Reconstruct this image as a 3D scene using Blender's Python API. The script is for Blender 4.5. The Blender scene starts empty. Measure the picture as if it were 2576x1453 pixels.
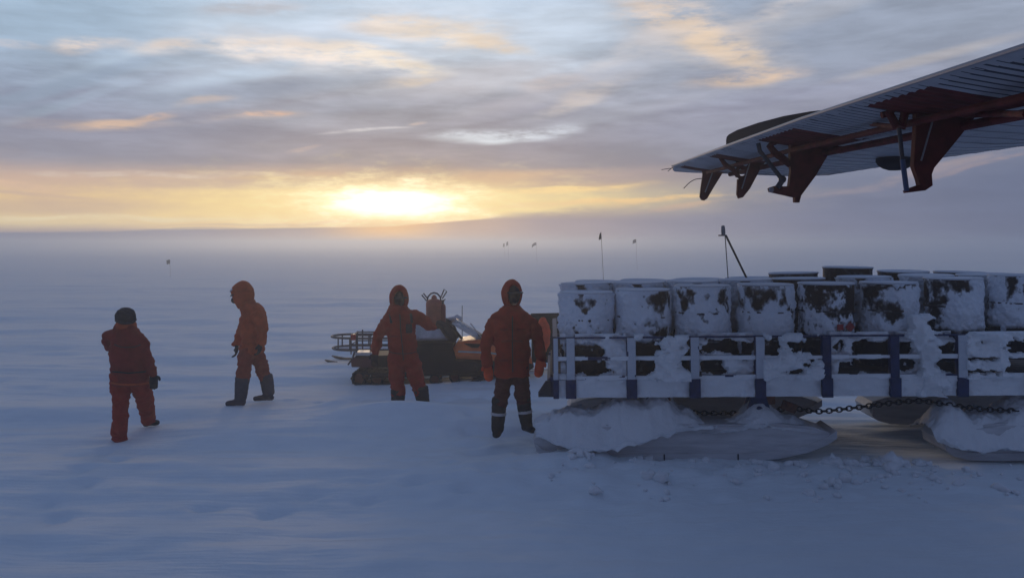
import bpy, bmesh, math, random
import numpy as np
from mathutils import Vector, Matrix, Euler
R = math.radians
scene = bpy.context.scene
COL = scene.collection

# ------------------------------------------------------------------ camera
FPX, CX, HY, CAMZ = 2200.0, 1288.0, 612.0, 2.3      # focal length, centre column and horizon row for a 2576 px wide frame
cam_d = bpy.data.cameras.new("camera")
cam = bpy.data.objects.new("camera", cam_d); COL.objects.link(cam)
cam.location = (0, 0, CAMZ); cam.rotation_euler = (R(90), 0, 0)
cam_d.sensor_width = 36.0; cam_d.lens = 36.0 * FPX / 2576.0
cam_d.shift_y = -(726.5 - HY) / 2576.0
cam_d.clip_start = 0.1; cam_d.clip_end = 20000
scene.camera = cam

def W(px, py, d):                                    # the point seen at (px, py) standing d metres away
    return Vector(((px - CX) * d / FPX, d, CAMZ - (py - HY) * d / FPX))
def az_of(px): return math.atan((px - CX) / FPX)
def el_of(px, py): return math.atan((HY - py) / FPX * math.cos(az_of(px)))
def lin(c):
    return tuple((v/255/12.92 if v/255 <= 0.04045 else ((v/255+0.055)/1.055)**2.4) for v in c) + (1.0,)

# ------------------------------------------------------------------ sky, sun, exposure
SUN_AZ, SUN_EL = az_of(985), R(3.0)
scene.view_settings.view_transform = 'Standard'
scene.view_settings.look = 'None'
scene.view_settings.exposure = 0.0
scene.view_settings.gamma = 1.0
scene.view_settings.use_curve_mapping = False
scene.cycles.max_bounces = 6
scene.cycles.volume_bounces = 1
scene.cycles.transparent_max_bounces = 8
scene.cycles.caustics_reflective = False
scene.cycles.caustics_refractive = False

class NT:                                            # small helper to write node trees as expressions
    def __init__(s, tree): s.t = tree; tree.nodes.clear()
    def n(s, typ, **kw):
        n = s.t.nodes.new(typ)
        for k, v in kw.items(): setattr(n, k, v)
        return n
    def put(s, sock, v):
        if isinstance(v, bpy.types.NodeSocket): s.t.links.new(v, sock)
        else: sock.default_value = v
    def m(s, op, a, b=None, c=None, clamp=False):
        n = s.n('ShaderNodeMath', operation=op, use_clamp=clamp); s.put(n.inputs[0], a)
        if b is not None: s.put(n.inputs[1], b)
        if c is not None: s.put(n.inputs[2], c)
        return n.outputs[0]
    def v(s, op, a, b=None, scale=None):
        n = s.n('ShaderNodeVectorMath', operation=op); s.put(n.inputs[0], a)
        if b is not None: s.put(n.inputs[1], b)
        if scale is not None: s.put(n.inputs['Scale'], scale)
        return n.outputs['Value'] if op in ('LENGTH', 'DOT_PRODUCT', 'DISTANCE') else n.outputs[0]
    def xyz(s, x, y, z):
        n = s.n('ShaderNodeCombineXYZ')
        for i, q in enumerate((x, y, z)): s.put(n.inputs[i], q)
        return n.outputs[0]
    def sep(s, v):
        n = s.n('ShaderNodeSeparateXYZ'); s.put(n.inputs[0], v); return n.outputs
    def rng(s, v, a, b, c=0.0, d=1.0, smooth=True):
        n = s.n('ShaderNodeMapRange'); n.interpolation_type = 'SMOOTHSTEP' if smooth else 'LINEAR'
        for i, q in enumerate((v, a, b, c, d)): s.put(n.inputs[i], q)
        return n.outputs[0]
    def mix(s, f, a, b, blend='MIX'):
        n = s.n('ShaderNodeMix', data_type='RGBA', blend_type=blend); n.clamp_factor = True
        s.put(n.inputs[0], f); s.put(n.inputs[6], a); s.put(n.inputs[7], b); return n.outputs[2]
    def noise(s, vec, scale, detail=4, rough=0.55, dist=0.0, out='Fac'):
        n = s.n('ShaderNodeTexNoise'); s.put(n.inputs['Vector'], vec)
        n.inputs['Scale'].default_value = scale; n.inputs['Detail'].default_value = detail
        n.inputs['Roughness'].default_value = rough; n.inputs['Distortion'].default_value = dist
        return n.outputs[out]
    def mapping(s, vec, loc=(0,0,0), rot=(0,0,0), sc=(1,1,1), typ='POINT'):
        n = s.n('ShaderNodeMapping', vector_type=typ); s.put(n.inputs[0], vec)
        n.inputs['Location'].default_value = loc; n.inputs['Rotation'].default_value = rot; n.inputs['Scale'].default_value = sc
        return n.outputs[0]
    def ramp(s, f, stops, interp='LINEAR'):
        n = s.n('ShaderNodeValToRGB'); s.put(n.inputs[0], f); cr = n.color_ramp; cr.interpolation = interp
        while len(cr.elements) < len(stops): cr.elements.new(0.5)
        for e, (p, c) in zip(cr.elements, stops): e.position = p; e.color = c
        return n.outputs[0]

def build_world():
    world = bpy.data.worlds.new("World"); scene.world = world; world.use_nodes = True
    t = NT(world.node_tree)
    D = R(1.0)
    tc = t.n('ShaderNodeTexCoord').outputs['Generated']
    dvec = t.v('NORMALIZE', tc)
    dx, dy, dz = t.sep(dvec)
    az = t.m('ARCTAN2', dx, dy)
    el = t.m('ARCSINE', dz)
    azd = t.m('DIVIDE', az, D); eld = t.m('DIVIDE', el, D)
    P = t.xyz(azd, eld, 0.0)                          # azimuth and elevation in degrees
    # wind-drawn streaks: the cloud sheet seen in perspective
    den = t.m('ADD', t.m('MAXIMUM', dz, 0.0), 0.10)
    pl = t.xyz(t.m('DIVIDE', dx, den), t.m('DIVIDE', dy, den), 0.0)
    wv = t.noise(pl, 1.1, 3, 0.5, 0.0, 'Color')
    warp = t.v('SUBTRACT', wv, (0.5, 0.5, 0.5))
    plw = t.v('ADD', pl, t.v('SCALE', warp, scale=0.45))
    streak = t.noise(t.mapping(plw, rot=(0, 0, R(-38)), sc=(0.8, 2.6, 1)), 1.5, 8, 0.62)
    fine = t.noise(t.mapping(P, rot=(0, 0, R(-13)), sc=(0.16, 0.85, 1)), 1.0, 6, 0.6)
    pw = t.noise(t.mapping(P, rot=(0, 0, R(-12)), sc=(0.10, 0.34, 1)), 1.0, 2.5, 0.5, 0.0, 'Color')
    pwv = t.v('MULTIPLY', t.v('SUBTRACT', pw, (0.5, 0.5, 0.5)), (5.0, 1.9, 0.0))
    PW = t.v('ADD', P, pwv)                           # ragged coordinates for cloud edges
    # ---- clear and veiled sky by elevation, at three azimuths
    elw = t.m('ADD', eld, t.m('MULTIPLY', t.m('SUBTRACT', fine, 0.5), t.rng(eld, 2.5, 9.0, 0.5, 4.5, False)))
    f = t.m('DIVIDE', elw, 24.0, clamp=True)
    def st(l): return [(e/24.0, lin(c)) for e, c in l]
    Lr = t.ramp(f, st([(0,(138,142,160)),(0.7,(190,170,160)),(1.2,(238,216,172)),(2.0,(228,200,160)),(2.8,(203,175,158)),(3.7,(206,178,162)),(4.5,(176,162,164)),(5.3,(152,150,166)),(7,(144,148,167)),(8.6,(148,160,178)),(10.5,(160,178,194)),(14,(163,186,202)),(24,(112,132,160))]))
    Cr = t.ramp(f, st([(0,(200,170,150)),(1.2,(240,205,155)),(2.0,(252,232,170)),(3.2,(246,222,168)),(4.2,(206,176,150)),(5.0,(168,154,154)),(6.4,(152,149,158)),(8.5,(160,162,170)),(10.2,(178,184,190)),(12,(200,213,221)),(14.5,(200,217,228)),(24,(125,148,176))]))
    Rr = t.ramp(f, st([(0,(112,120,148)),(1.2,(112,121,148)),(3,(118,127,153)),(5,(132,138,161)),(8,(148,151,168)),(11,(152,160,174)),(14.5,(154,166,180)),(24,(104,122,150))]))
    base = t.mix(t.rng(azd, -30, -9), Lr, Cr)
    base = t.mix(t.rng(azd, -4, 20), base, Rr)
    # thin streaks over everything
    sm = t.m('MULTIPLY', t.rng(streak, 0.34, 0.68, 0.97, 1.04), t.rng(fine, 0.3, 0.7, 0.92, 1.08))
    sm = t.m('ADD', t.m('MULTIPLY', t.m('SUBTRACT', sm, 1.0), t.rng(eld, 3.5, 8.0)), 1.0)
    bil = t.noise(t.mapping(t.v('ADD', P, t.v('SCALE', pwv, scale=0.5)), rot=(0, 0, R(-17)), sc=(0.22, 0.62, 1)), 1.0, 9, 0.68)
    sm = t.m('MULTIPLY', sm, t.m('ADD', t.m('MULTIPLY', t.m('SUBTRACT', t.rng(bil, 0.34, 0.66, 0.96, 1.05), 1.0), t.rng(eld, 3.0, 7.0)), 1.0))
    base = t.mix(1.0, base, t.xyz(sm, sm, sm), 'MULTIPLY')
    # ---- single clouds: (px, py, half width, half height, tilt, colour, strength)
    tex2 = t.noise(t.mapping(P, rot=(0, 0, R(-20)), sc=(0.30, 1.0, 1)), 1.5, 8, 0.68)
    ragged = t.rng(t.m('ADD', t.m('MULTIPLY', fine, 0.5), t.m('MULTIPLY', tex2, 0.5)), 0.36, 0.58, 0.05, 1.2)
    def blob(col, px, py, rx, ry, ang, c, k, gain=1.0, rag=True):
        a, e = math.degrees(az_of(px)), math.degrees(el_of(px, py))
        ppd = FPX * D
        q = t.mapping(PW if rag else P, (a, e, 0), (0, 0, R(ang)), (rx/ppd, ry/ppd, 1), 'TEXTURE')
        m = t.rng(t.v('LENGTH', q), 1.25, 0.30, 0.0, k)
        if rag: m = t.m('MULTIPLY', m, ragged, clamp=True)
        cc = lin(c); cc = (cc[0]*gain, cc[1]*gain, cc[2]*gain, 1)
        return t.mix(m, col, cc)
    SOFT = [                                          # broad veils and clear lanes
     (790, 78, 330, 34, 3, (208,222,232), .85), (600, 40, 300, 40, 6, (200,217,227), .6), (1420, 60, 200, 70, 8, (206,220,229), .6), (1080, 12, 300, 18, 0, (204,219,228), .7),
     (130, 50, 330, 60, 8, (163,186,202), .8), (330, 150, 260, 26, 24, (182,202,216), .55), (160, 215, 260, 20, 22, (146,163,182), .6), (200, 250, 230, 12, 24, (168,184,199), .5), (80, 280, 160, 16, 20, (142,156,174), .5),
     (620, 185, 260, 22, 14, (190,208,221), .6), (600, 232, 300, 30, 10, (150,163,179), .6), (880, 205, 190, 18, 14, (166,177,188), .45), (900, 262, 300, 26, 8, (160,166,178), .5),
     (1190, 200, 260, 46, 8, (196,194,194), .6), (1330, 250, 240, 26, 14, (184,182,186), .5), (1250, 290, 220, 14, 10, (164,164,174), .5), (1560, 175, 220, 36, 16, (186,190,196), .5), (1600, 275, 300, 18, 10, (176,180,190), .5),
     (300, 360, 640, 60, 0, (148,150,167), .7), (900, 380, 420, 44, 0, (159,154,162), .6), (1450, 385, 330, 44, 2, (154,150,161), .6), (1900, 330, 420, 60, 4, (150,152,168), .5),
     (2250, 90, 460, 80, 6, (152,163,177), .6), (2050, 30, 220, 30, 14, (190,192,194), .45), (2330, 148, 220, 14, 10, (186,181,176), .6), (2000, 265, 300, 24, 12, (160,164,178), .4),
     (150, 520, 300, 22, 1, (198,172,158), .55), (560, 462, 330, 14, 1, (190,168,162), .55), (1330, 452, 300, 26, 2, (214,180,150), .6), (1560, 440, 260, 24, 4, (166,154,160), .6),
    ]
    CL = [                                            # puffs and bars with ragged edges
     (800, 140, 330, 46, -6, (226,222,216), .55), (610, 118, 110, 28, -4, (240,230,216), .85), (790, 132, 190, 32, -4, (243,232,216), .95), (930, 152, 150, 28, -10, (242,232,212), .9), (1040, 182, 90, 16, -8, (236,224,200), .7),
     (1100, 80, 260, 60, -4, (218,214,208), .6), (1010, 62, 140, 34, 4, (230,221,208), .85), (1120, 80, 170, 42, -4, (238,227,208), .85), (1240, 108, 110, 28, -10, (230,214,190), .8), (1040, 212, 80, 12, 4, (218,204,182), .7),
     (1730, 80, 270, 90, -26, (204,198,190), .55), (1690, 36, 170, 60, -16, (222,206,188), .8), (1770, 92, 130, 46, -28, (232,211,182), .75), (1835, 145, 110, 36, -36, (222,202,176), .6), (1870, 198, 130, 24, 4, (222,198,172), .8), (1600, 120, 160, 30, 20, (206,204,202), .5),
     (1960, 18, 160, 22, 14, (200,196,192), .6), (1470, 240, 150, 24, 18, (206,196,186), .6), (1400, 205, 120, 22, 10, (204,192,184), .55),
     (50, 116, 50, 10, 0, (206,200,196), .7), (195, 108, 70, 20, 10, (222,209,195), .9), (285, 102, 40, 16, 0, (208,204,200), .6), (420, 106, 90, 24, 14, (222,214,204), .85),
     (640, 26, 140, 24, 6, (192,195,198), .7),
     (1240, 340, 170, 20, 4, (220,226,232), .9), (1390, 330, 100, 22, 6, (206,212,220), .7), (925, 330, 110, 7, 4, (206,204,204), .7), (1045, 312, 30, 7, 8, (206,190,180), .6),
     (240, 303, 190, 17, 2, (188,170,162), .6), (275, 301, 90, 12, 3, (218,188,164), .75), (400, 286, 70, 11, 10, (208,180,160), .85), (640, 284, 130, 15, 8, (190,174,164), .5), (668, 279, 62, 8, 8, (230,190,158), .75), (530, 250, 70, 12, 10, (200,184,172), .6), (775, 371, 40, 6, 8, (186,170,166), .6),
     (330, 438, 240, 9, 0, (218,202,190), .8), (640, 440, 200, 8, -2, (210,190,174), .6), (70, 472, 120, 16, -8, (222,190,164), .85), (90, 498, 160, 5, -4, (206,178,162), .6),
     (350, 575, 420, 4, 1, (178,164,164), .65), (700, 560, 300, 3.5, 1, (196,172,160), .5), (250, 552, 380, 6, 1, (247,230,190), .7),
     (1390, 482, 240, 12, 2, (250,216,156), .85), (1540, 508, 280, 8, 2, (246,208,150), .9), (1700, 521, 160, 6, 4, (234,196,150), .8), (1330, 520, 160, 6, 3, (240,205,160), .6), (1360, 538, 230, 12, 5, (166,152,158), .85), (1440, 468, 190, 5, 0, (190,164,152), .6),
     (2290, 440, 330, 9, 11, (180,162,162), .8), (2480, 414, 200, 6, 11, (192,166,160), .7),
    ]
    # ---- the sun behind its veil
    sun_c = (985, 512)
    def glow(col, rx, ry, c, gain, k, px=sun_c[0], py=sun_c[1]):
        a, e = math.degrees(az_of(px)), math.degrees(el_of(px, py)); ppd = FPX * D
        pg = t.v('ADD', P, t.v('MULTIPLY', pwv, (0.9, 0.42, 0)))
        q = t.v('LENGTH', t.mapping(pg, (a, e, 0), (0, 0, 0), (rx/ppd, ry/ppd, 1), 'TEXTURE'))
        q = t.m('MULTIPLY', q, t.rng(t.m('ADD', t.m('MULTIPLY', fine, .5), t.m('MULTIPLY', tex2, .5)), .35, .65, 1.35, .70))
        m = t.m('MULTIPLY', t.m('EXPONENT', t.m('MULTIPLY', t.m('MULTIPLY', q, q), -1.0)), k)
        cc = lin(c); return t.mix(m, col, (cc[0]*gain, cc[1]*gain, cc[2]*gain, 1))
    base = glow(base, 780, 42, (255,222,152), 1.0, .72, 880, 522)
    for c in SOFT: base = blob(base, *c, 1.0, False)
    for c in CL: base = blob(base, *c)
    wz = t.noise(t.mapping(t.v('ADD', P, t.v('SCALE', pwv, scale=0.4)), rot=(0, 0, R(-22)), sc=(0.13, 0.75, 1)), 1.0, 7, 0.58)
    ws = t.m('ADD', t.m('MULTIPLY', t.m('SUBTRACT', t.rng(wz, 0.34, 0.66, 0.90, 1.10), 1.0), t.rng(eld, 3.2, 6.0)), 1.0)
    base = t.mix(1.0, base, t.xyz(ws, ws, ws), 'MULTIPLY')
    base = glow(base, 330, 60, (255,234,165), 1.02, .85)
    base = glow(base, 200, 42, (255,247,210), 1.3, .85)
    base = glow(base, 110, 30, (255,250,235), 2.6, .85)
    # ---- the low cloud bank along the horizon
    bank = t.ramp(t.rng(azd, -32, 32, 0, 1, False), [((a+32)/64.0, lin(c)) for a, c in
        [(-31,(118,124,150)),(-20,(128,132,152)),(-14,(150,144,150)),(-8,(245,196,130)),(-3,(186,164,152)),(3,(150,144,156)),(12,(132,136,158)),(22,(114,122,149)),(31,(106,115,143))]], 'EASE')
    bank = t.mix(1.0, bank, t.xyz(*(3*[t.rng(fine, 0.3, 0.7, 0.94, 1.06)])), 'MULTIPLY')
    edge = t.sep(t.ramp(t.rng(azd, -32, 32, 0, 1, False), [((a+32)/64.0, (e/8,)*3+(1,)) for a, e in
        [(-31,0.60),(-20,0.85),(-8,1.10),(-3,1.5),(4,2.0),(12,2.35),(20,3.2),(31,5.0)]], 'LINEAR'))[0]
    edge = t.m('ADD', t.m('MULTIPLY', edge, 8.0), t.m('MULTIPLY', t.m('SUBTRACT', fine, 0.5), 0.3))
    width = t.rng(azd, -2, 18, 0.07, 1.6, False)
    bm_ = t.rng(t.m('DIVIDE', t.m('SUBTRACT', eld, edge), width), -1.0, 1.0)
    base = t.mix(bm_, bank, base)
    base = t.mix(t.rng(eld, 5.0, 10.0), base, t.mix(1.0, base, (1.0, 0.985, 1.055, 1), 'MULTIPLY'))
    # ---- overhead and behind: deep dusk blue
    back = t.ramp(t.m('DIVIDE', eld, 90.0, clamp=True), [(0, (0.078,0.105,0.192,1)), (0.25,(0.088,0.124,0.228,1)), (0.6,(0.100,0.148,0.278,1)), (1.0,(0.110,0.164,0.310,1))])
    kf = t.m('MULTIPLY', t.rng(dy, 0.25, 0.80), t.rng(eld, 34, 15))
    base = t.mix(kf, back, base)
    # ---- a trace of clear twilight from the physical sky
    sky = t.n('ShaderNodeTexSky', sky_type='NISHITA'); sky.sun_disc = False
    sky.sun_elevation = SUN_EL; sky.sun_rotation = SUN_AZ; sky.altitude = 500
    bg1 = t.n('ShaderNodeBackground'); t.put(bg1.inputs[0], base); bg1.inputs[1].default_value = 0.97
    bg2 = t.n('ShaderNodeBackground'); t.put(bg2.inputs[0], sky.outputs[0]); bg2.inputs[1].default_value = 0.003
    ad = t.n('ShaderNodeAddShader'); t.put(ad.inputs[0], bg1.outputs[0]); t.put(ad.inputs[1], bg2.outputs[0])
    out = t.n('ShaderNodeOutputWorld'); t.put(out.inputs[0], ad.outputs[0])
    world.cycles.sampling_method = 'MANUAL'; world.cycles.sample_map_resolution = 1024
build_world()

sun_d = bpy.data.lights.new("sun", 'SUN'); sun = bpy.data.objects.new("sun", sun_d); COL.objects.link(sun)
sun_d.energy = 0.5; sun_d.angle = R(12); sun_d.color = (0.90, 0.65, 0.40)
sdir = Vector((math.sin(SUN_AZ)*math.cos(SUN_EL), math.cos(SUN_AZ)*math.cos(SUN_EL), math.sin(SUN_EL)))
sun.rotation_euler = (-sdir).to_track_quat('-Z', 'Y').to_euler(); sun.location = sdir * 60

# ------------------------------------------------------------------ noise in numpy
def _hash(i, j, k, seed):
    with np.errstate(over='ignore'):
        h = (i.astype(np.int64)*374761393 + j.astype(np.int64)*668265263 + k.astype(np.int64)*2147483647 + seed*1274126177) & 0xffffffff
        h = ((h ^ (h >> 13)) * 1274126177) & 0xffffffff
        h = ((h ^ (h >> 16)) * 2246822519) & 0xffffffff
        return ((h ^ (h >> 15)) & 0xffffff) / float(0xffffff)
def vnoise(x, y, z=None, seed=0):
    x = np.asarray(x, float); y = np.asarray(y, float); z = np.zeros_like(x) if z is None else np.asarray(z, float)
    i, j, k = np.floor(x), np.floor(y), np.floor(z); fx, fy, fz = x-i, y-j, z-k
    s = lambda f: f*f*f*(f*(f*6-15)+10)
    fx, fy, fz = s(fx), s(fy), s(fz); r = 0
    for a in (0, 1):
        for b in (0, 1):
            for c in (0, 1):
                r = r + _hash(i+a, j+b, k+c, seed) * (fx if a else 1-fx) * (fy if b else 1-fy) * (fz if c else 1-fz)
    return r*2 - 1
def fbm(x, y, z=None, seed=0, oct=4, g=0.5):
    r, a, f = 0, 1.0, 1.0
    for o in range(oct):
        r = r + a*vnoise(np.asarray(x)*f, np.asarray(y)*f, None if z is None else np.asarray(z)*f, seed+o*17); a *= g; f *= 2.03
    return r

# ------------------------------------------------------------------ materials
def material(name, color, rough=0.8, metal=0.0, var=0.0, vscale=6.0, bump=0.0, bscale=30.0, spec=0.5, coord='Object', stretch=(1,1,1), bdetail=5):
    m = bpy.data.materials.new(name); m.use_nodes = True; t = NT(m.node_tree)
    b = t.n('ShaderNodeBsdfPrincipled'); o = t.n('ShaderNodeOutputMaterial'); t.put(o.inputs[0], b.outputs[0])
    b.inputs['Roughness'].default_value = rough; b.inputs['Metallic'].default_value = metal; b.inputs['Specular IOR Level'].default_value = spec
    co = t.mapping(t.n('ShaderNodeTexCoord').outputs[coord], sc=stretch)
    c = tuple(color) + (1,)
    if var > 0:
        nf = t.noise(co, vscale, 5, 0.6)
        t.put(b.inputs['Base Color'], t.mix(t.rng(nf, 0.3, 0.7), tuple(v*(1-var) for v in color)+(1,), tuple(min(1, v*(1+var)) for v in color)+(1,)))
    else: b.inputs['Base Color'].default_value = c
    if bump > 0:
        bn = t.n('ShaderNodeBump'); bn.inputs['Strength'].default_value = 1.0; bn.inputs['Distance'].default_value = bump
        t.put(bn.inputs['Height'], t.noise(co, bscale, bdetail, 0.6)); t.put(b.inputs['Normal'], bn.outputs[0])
    return m

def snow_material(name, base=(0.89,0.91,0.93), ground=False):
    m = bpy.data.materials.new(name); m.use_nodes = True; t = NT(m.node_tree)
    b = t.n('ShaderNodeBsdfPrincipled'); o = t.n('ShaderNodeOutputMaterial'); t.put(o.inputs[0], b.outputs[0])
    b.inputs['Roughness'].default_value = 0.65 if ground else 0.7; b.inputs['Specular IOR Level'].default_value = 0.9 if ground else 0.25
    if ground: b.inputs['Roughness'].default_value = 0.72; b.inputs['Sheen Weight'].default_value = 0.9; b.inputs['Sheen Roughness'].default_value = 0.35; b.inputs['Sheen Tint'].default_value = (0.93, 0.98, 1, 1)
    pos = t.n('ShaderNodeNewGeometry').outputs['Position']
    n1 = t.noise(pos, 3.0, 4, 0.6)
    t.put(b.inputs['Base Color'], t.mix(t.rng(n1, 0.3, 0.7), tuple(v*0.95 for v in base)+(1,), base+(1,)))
    if ground:
        h1 = t.noise(t.mapping(pos, rot=(0,0,R(4)), sc=(0.45, 1.3, 1)), 1.0, 6, 0.60)
        h2 = t.noise(t.mapping(pos, rot=(0,0,R(-6)), sc=(1.4, 5.0, 1)), 2.0, 5, 0.6)
        h3 = t.noise(pos, 22.0, 4, 0.65)
        h0 = t.noise(t.mapping(pos, rot=(0,0,R(3)), sc=(0.10, 0.75, 1)), 1.0, 5, 0.6)
        h = t.m('ADD', t.m('ADD', t.m('MULTIPLY', h1, 0.16), t.m('MULTIPLY', h0, 0.75)), t.m('ADD', t.m('MULTIPLY', h2, 0.020), t.m('MULTIPLY', h3, 0.022)))
    else:
        h = t.m('ADD', t.m('MULTIPLY', t.noise(pos, 14.0, 5, 0.6), 0.02), t.m('MULTIPLY', t.noise(pos, 60.0, 3, 0.6), 0.004))
    bn = t.n('ShaderNodeBump'); bn.inputs['Strength'].default_value = 0.22 if ground else 0.8; bn.inputs['Distance'].default_value = 1.0
    t.put(bn.inputs['Height'], h); t.put(b.inputs['Normal'], bn.outputs[0])
    return m

SNOW_G = snow_material("snow_ground_material", (0.84,0.91,0.95), ground=True)
SNOW = snow_material("snow_material")

# ------------------------------------------------------------------ snow ground
def hill(x, y, cx, cy, rx, ry, h, rot=0.0):
    c, s = math.cos(rot), math.sin(rot); u = ((x-cx)*c + (y-cy)*s)/rx; v = (-(x-cx)*s + (y-cy)*c)/ry
    return h*np.exp(-(u*u + v*v))
_fr = random.Random(5)
FOOT = []
def trail(x0, y0, x1, y1, n):
    a = math.atan2(y1-y0, x1-x0)
    for i in range(n):
        t = i/(n-1); sd = .13*(1 if i % 2 else -1)
        FOOT.append((x0+(x1-x0)*t - sd*math.sin(a) + _fr.uniform(-.05,.05), y0+(y1-y0)*t + sd*math.cos(a) + _fr.uniform(-.05,.05), a + _fr.uniform(-.2,.2)))
trail(-4.0, 7.4, -4.45, 9.9, 6); trail(0.9, 13.6, -3.1, 12.4, 11); trail(0.2, 9.3, -0.7, 11.0, 5); trail(-0.1, 8.6, -2.6, 7.6, 7); trail(-.2, 9.6, .5, 8.6, 4)
def gz(x, y):                                        # height of the snow at (x, y)
    x = np.asarray(x, float); y = np.asarray(y, float)
    r = np.hypot(x, y-8)
    z = 0.045*fbm(x/3.2, y/1.1, None, 3, 3) + 0.011*fbm(x/0.45, y/0.3, None, 9, 3)*np.clip(1-r/40, 0, 1)
    z = z + 0.07*vnoise(x/16, y/5, None, 21)*np.clip((r-4)/14, 0, 1) + 0.16*vnoise(x/70, y/22, None, 5)*np.clip((r-20)/60, 0, 1)
    # drift between the camera and the second group, and the bank that hides the boots of the man at the snowmobile
    z = z + hill(x, y, -1.35, 11.38, 1.15, 0.52, 0.17, 0.06) + hill(x, y, -2.35, 11.85, 0.30, 0.2, 0.10) + hill(x, y, -2.2, 10.9, 2.3, 0.9, 0.09, 0.12)
    # drift banked up in front of the sledge
    z = z + hill(x, y, 0.55, 9.15, 0.55, 0.35, 0.10) + hill(x, y, 3.0, 8.65, 1.9, 0.30, 0.035*0+0.05)
    # trodden, lumpy snow round the sledge
    k = np.exp(-((x-1.6)/2.6)**2 - ((y-8.6)/1.5)**2) + .7*np.exp(-((x+.5)/1.0)**2 - ((y-10.3)/0.9)**2)
    for (fx_, fy_, fa_) in FOOT: z = z - hill(x, y, fx_, fy_, .15, .085, .055, fa_) + hill(x, y, fx_+.2*math.cos(fa_), fy_+.2*math.sin(fa_), .10, .12, .018, fa_)
    z = z + k*0.035*fbm(x/0.22, y/0.20, None, 31, 3)
    return z
def add_props(o, label=None, cat=None, group=None, kind=None):
    if label: o['label'] = label
    if cat: o['category'] = cat
    if group: o['group'] = group
    if kind: o['kind'] = kind
    return o
def build_ground():
    nx, ny = 1080, 1000
    sx = np.linspace(-1, 1, nx); xs = 0.5 + 5.0*np.sinh(sx*math.asinh(600)); 
    sy = np.linspace(-1, 1, ny); ys = 9.5 + 3.6*np.sinh(sy*math.asinh(830))
    X, Y = np.meshgrid(xs, ys); Z = gz(X, Y)
    v = np.stack([X.ravel(), Y.ravel(), Z.ravel()], 1).astype(np.float32)
    i = np.arange((ny-1)*nx).reshape(ny-1, nx)[:, :-1].ravel()
    q = np.stack([i, i+1, i+1+nx, i+nx], 1).astype(np.int32)
    me = bpy.data.meshes.new("snow_ground"); me.vertices.add(len(v)); me.vertices.foreach_set('co', v.ravel())
    me.loops.add(q.size); me.loops.foreach_set('vertex_index', q.ravel())
    me.polygons.add(len(q)); me.polygons.foreach_set('loop_start', np.arange(0, q.size, 4, dtype=np.int32))
    me.update(calc_edges=True); me.polygons.foreach_set('use_smooth', np.ones(len(q), bool))
    me.materials.append(SNOW_G)
    o = bpy.data.objects.new("snow_ground", me); COL.objects.link(o); o['kind'] = 'structure'
    return o
build_ground()

# ------------------------------------------------------------------ blowing-snow haze
def build_haze():
    me = bpy.data.meshes.new("haze"); bm = bmesh.new(); bmesh.ops.create_cube(bm, size=1.0)
    for v in bm.verts: v.co = Vector((v.co.x*6900, v.co.y*6900 + 9.5, -1.9 + (v.co.z+0.5)*5.8))
    bm.to_mesh(me); bm.free()
    m = bpy.data.materials.new("haze_air"); m.use_nodes = True; t = NT(m.node_tree)
    p = t.n('ShaderNodeVolumePrincipled'); o_ = t.n('ShaderNodeOutputMaterial'); t.put(o_.inputs['Volume'], p.outputs[0])
    p.inputs['Color'].default_value = (0.88, 0.94, 1.0, 1); p.inputs['Density'].default_value = 0.0063; p.inputs['Anisotropy'].default_value = 0.71
    me.materials.append(m); o = bpy.data.objects.new("haze", me); COL.objects.link(o); o['kind'] = 'stuff'
build_haze()

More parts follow.
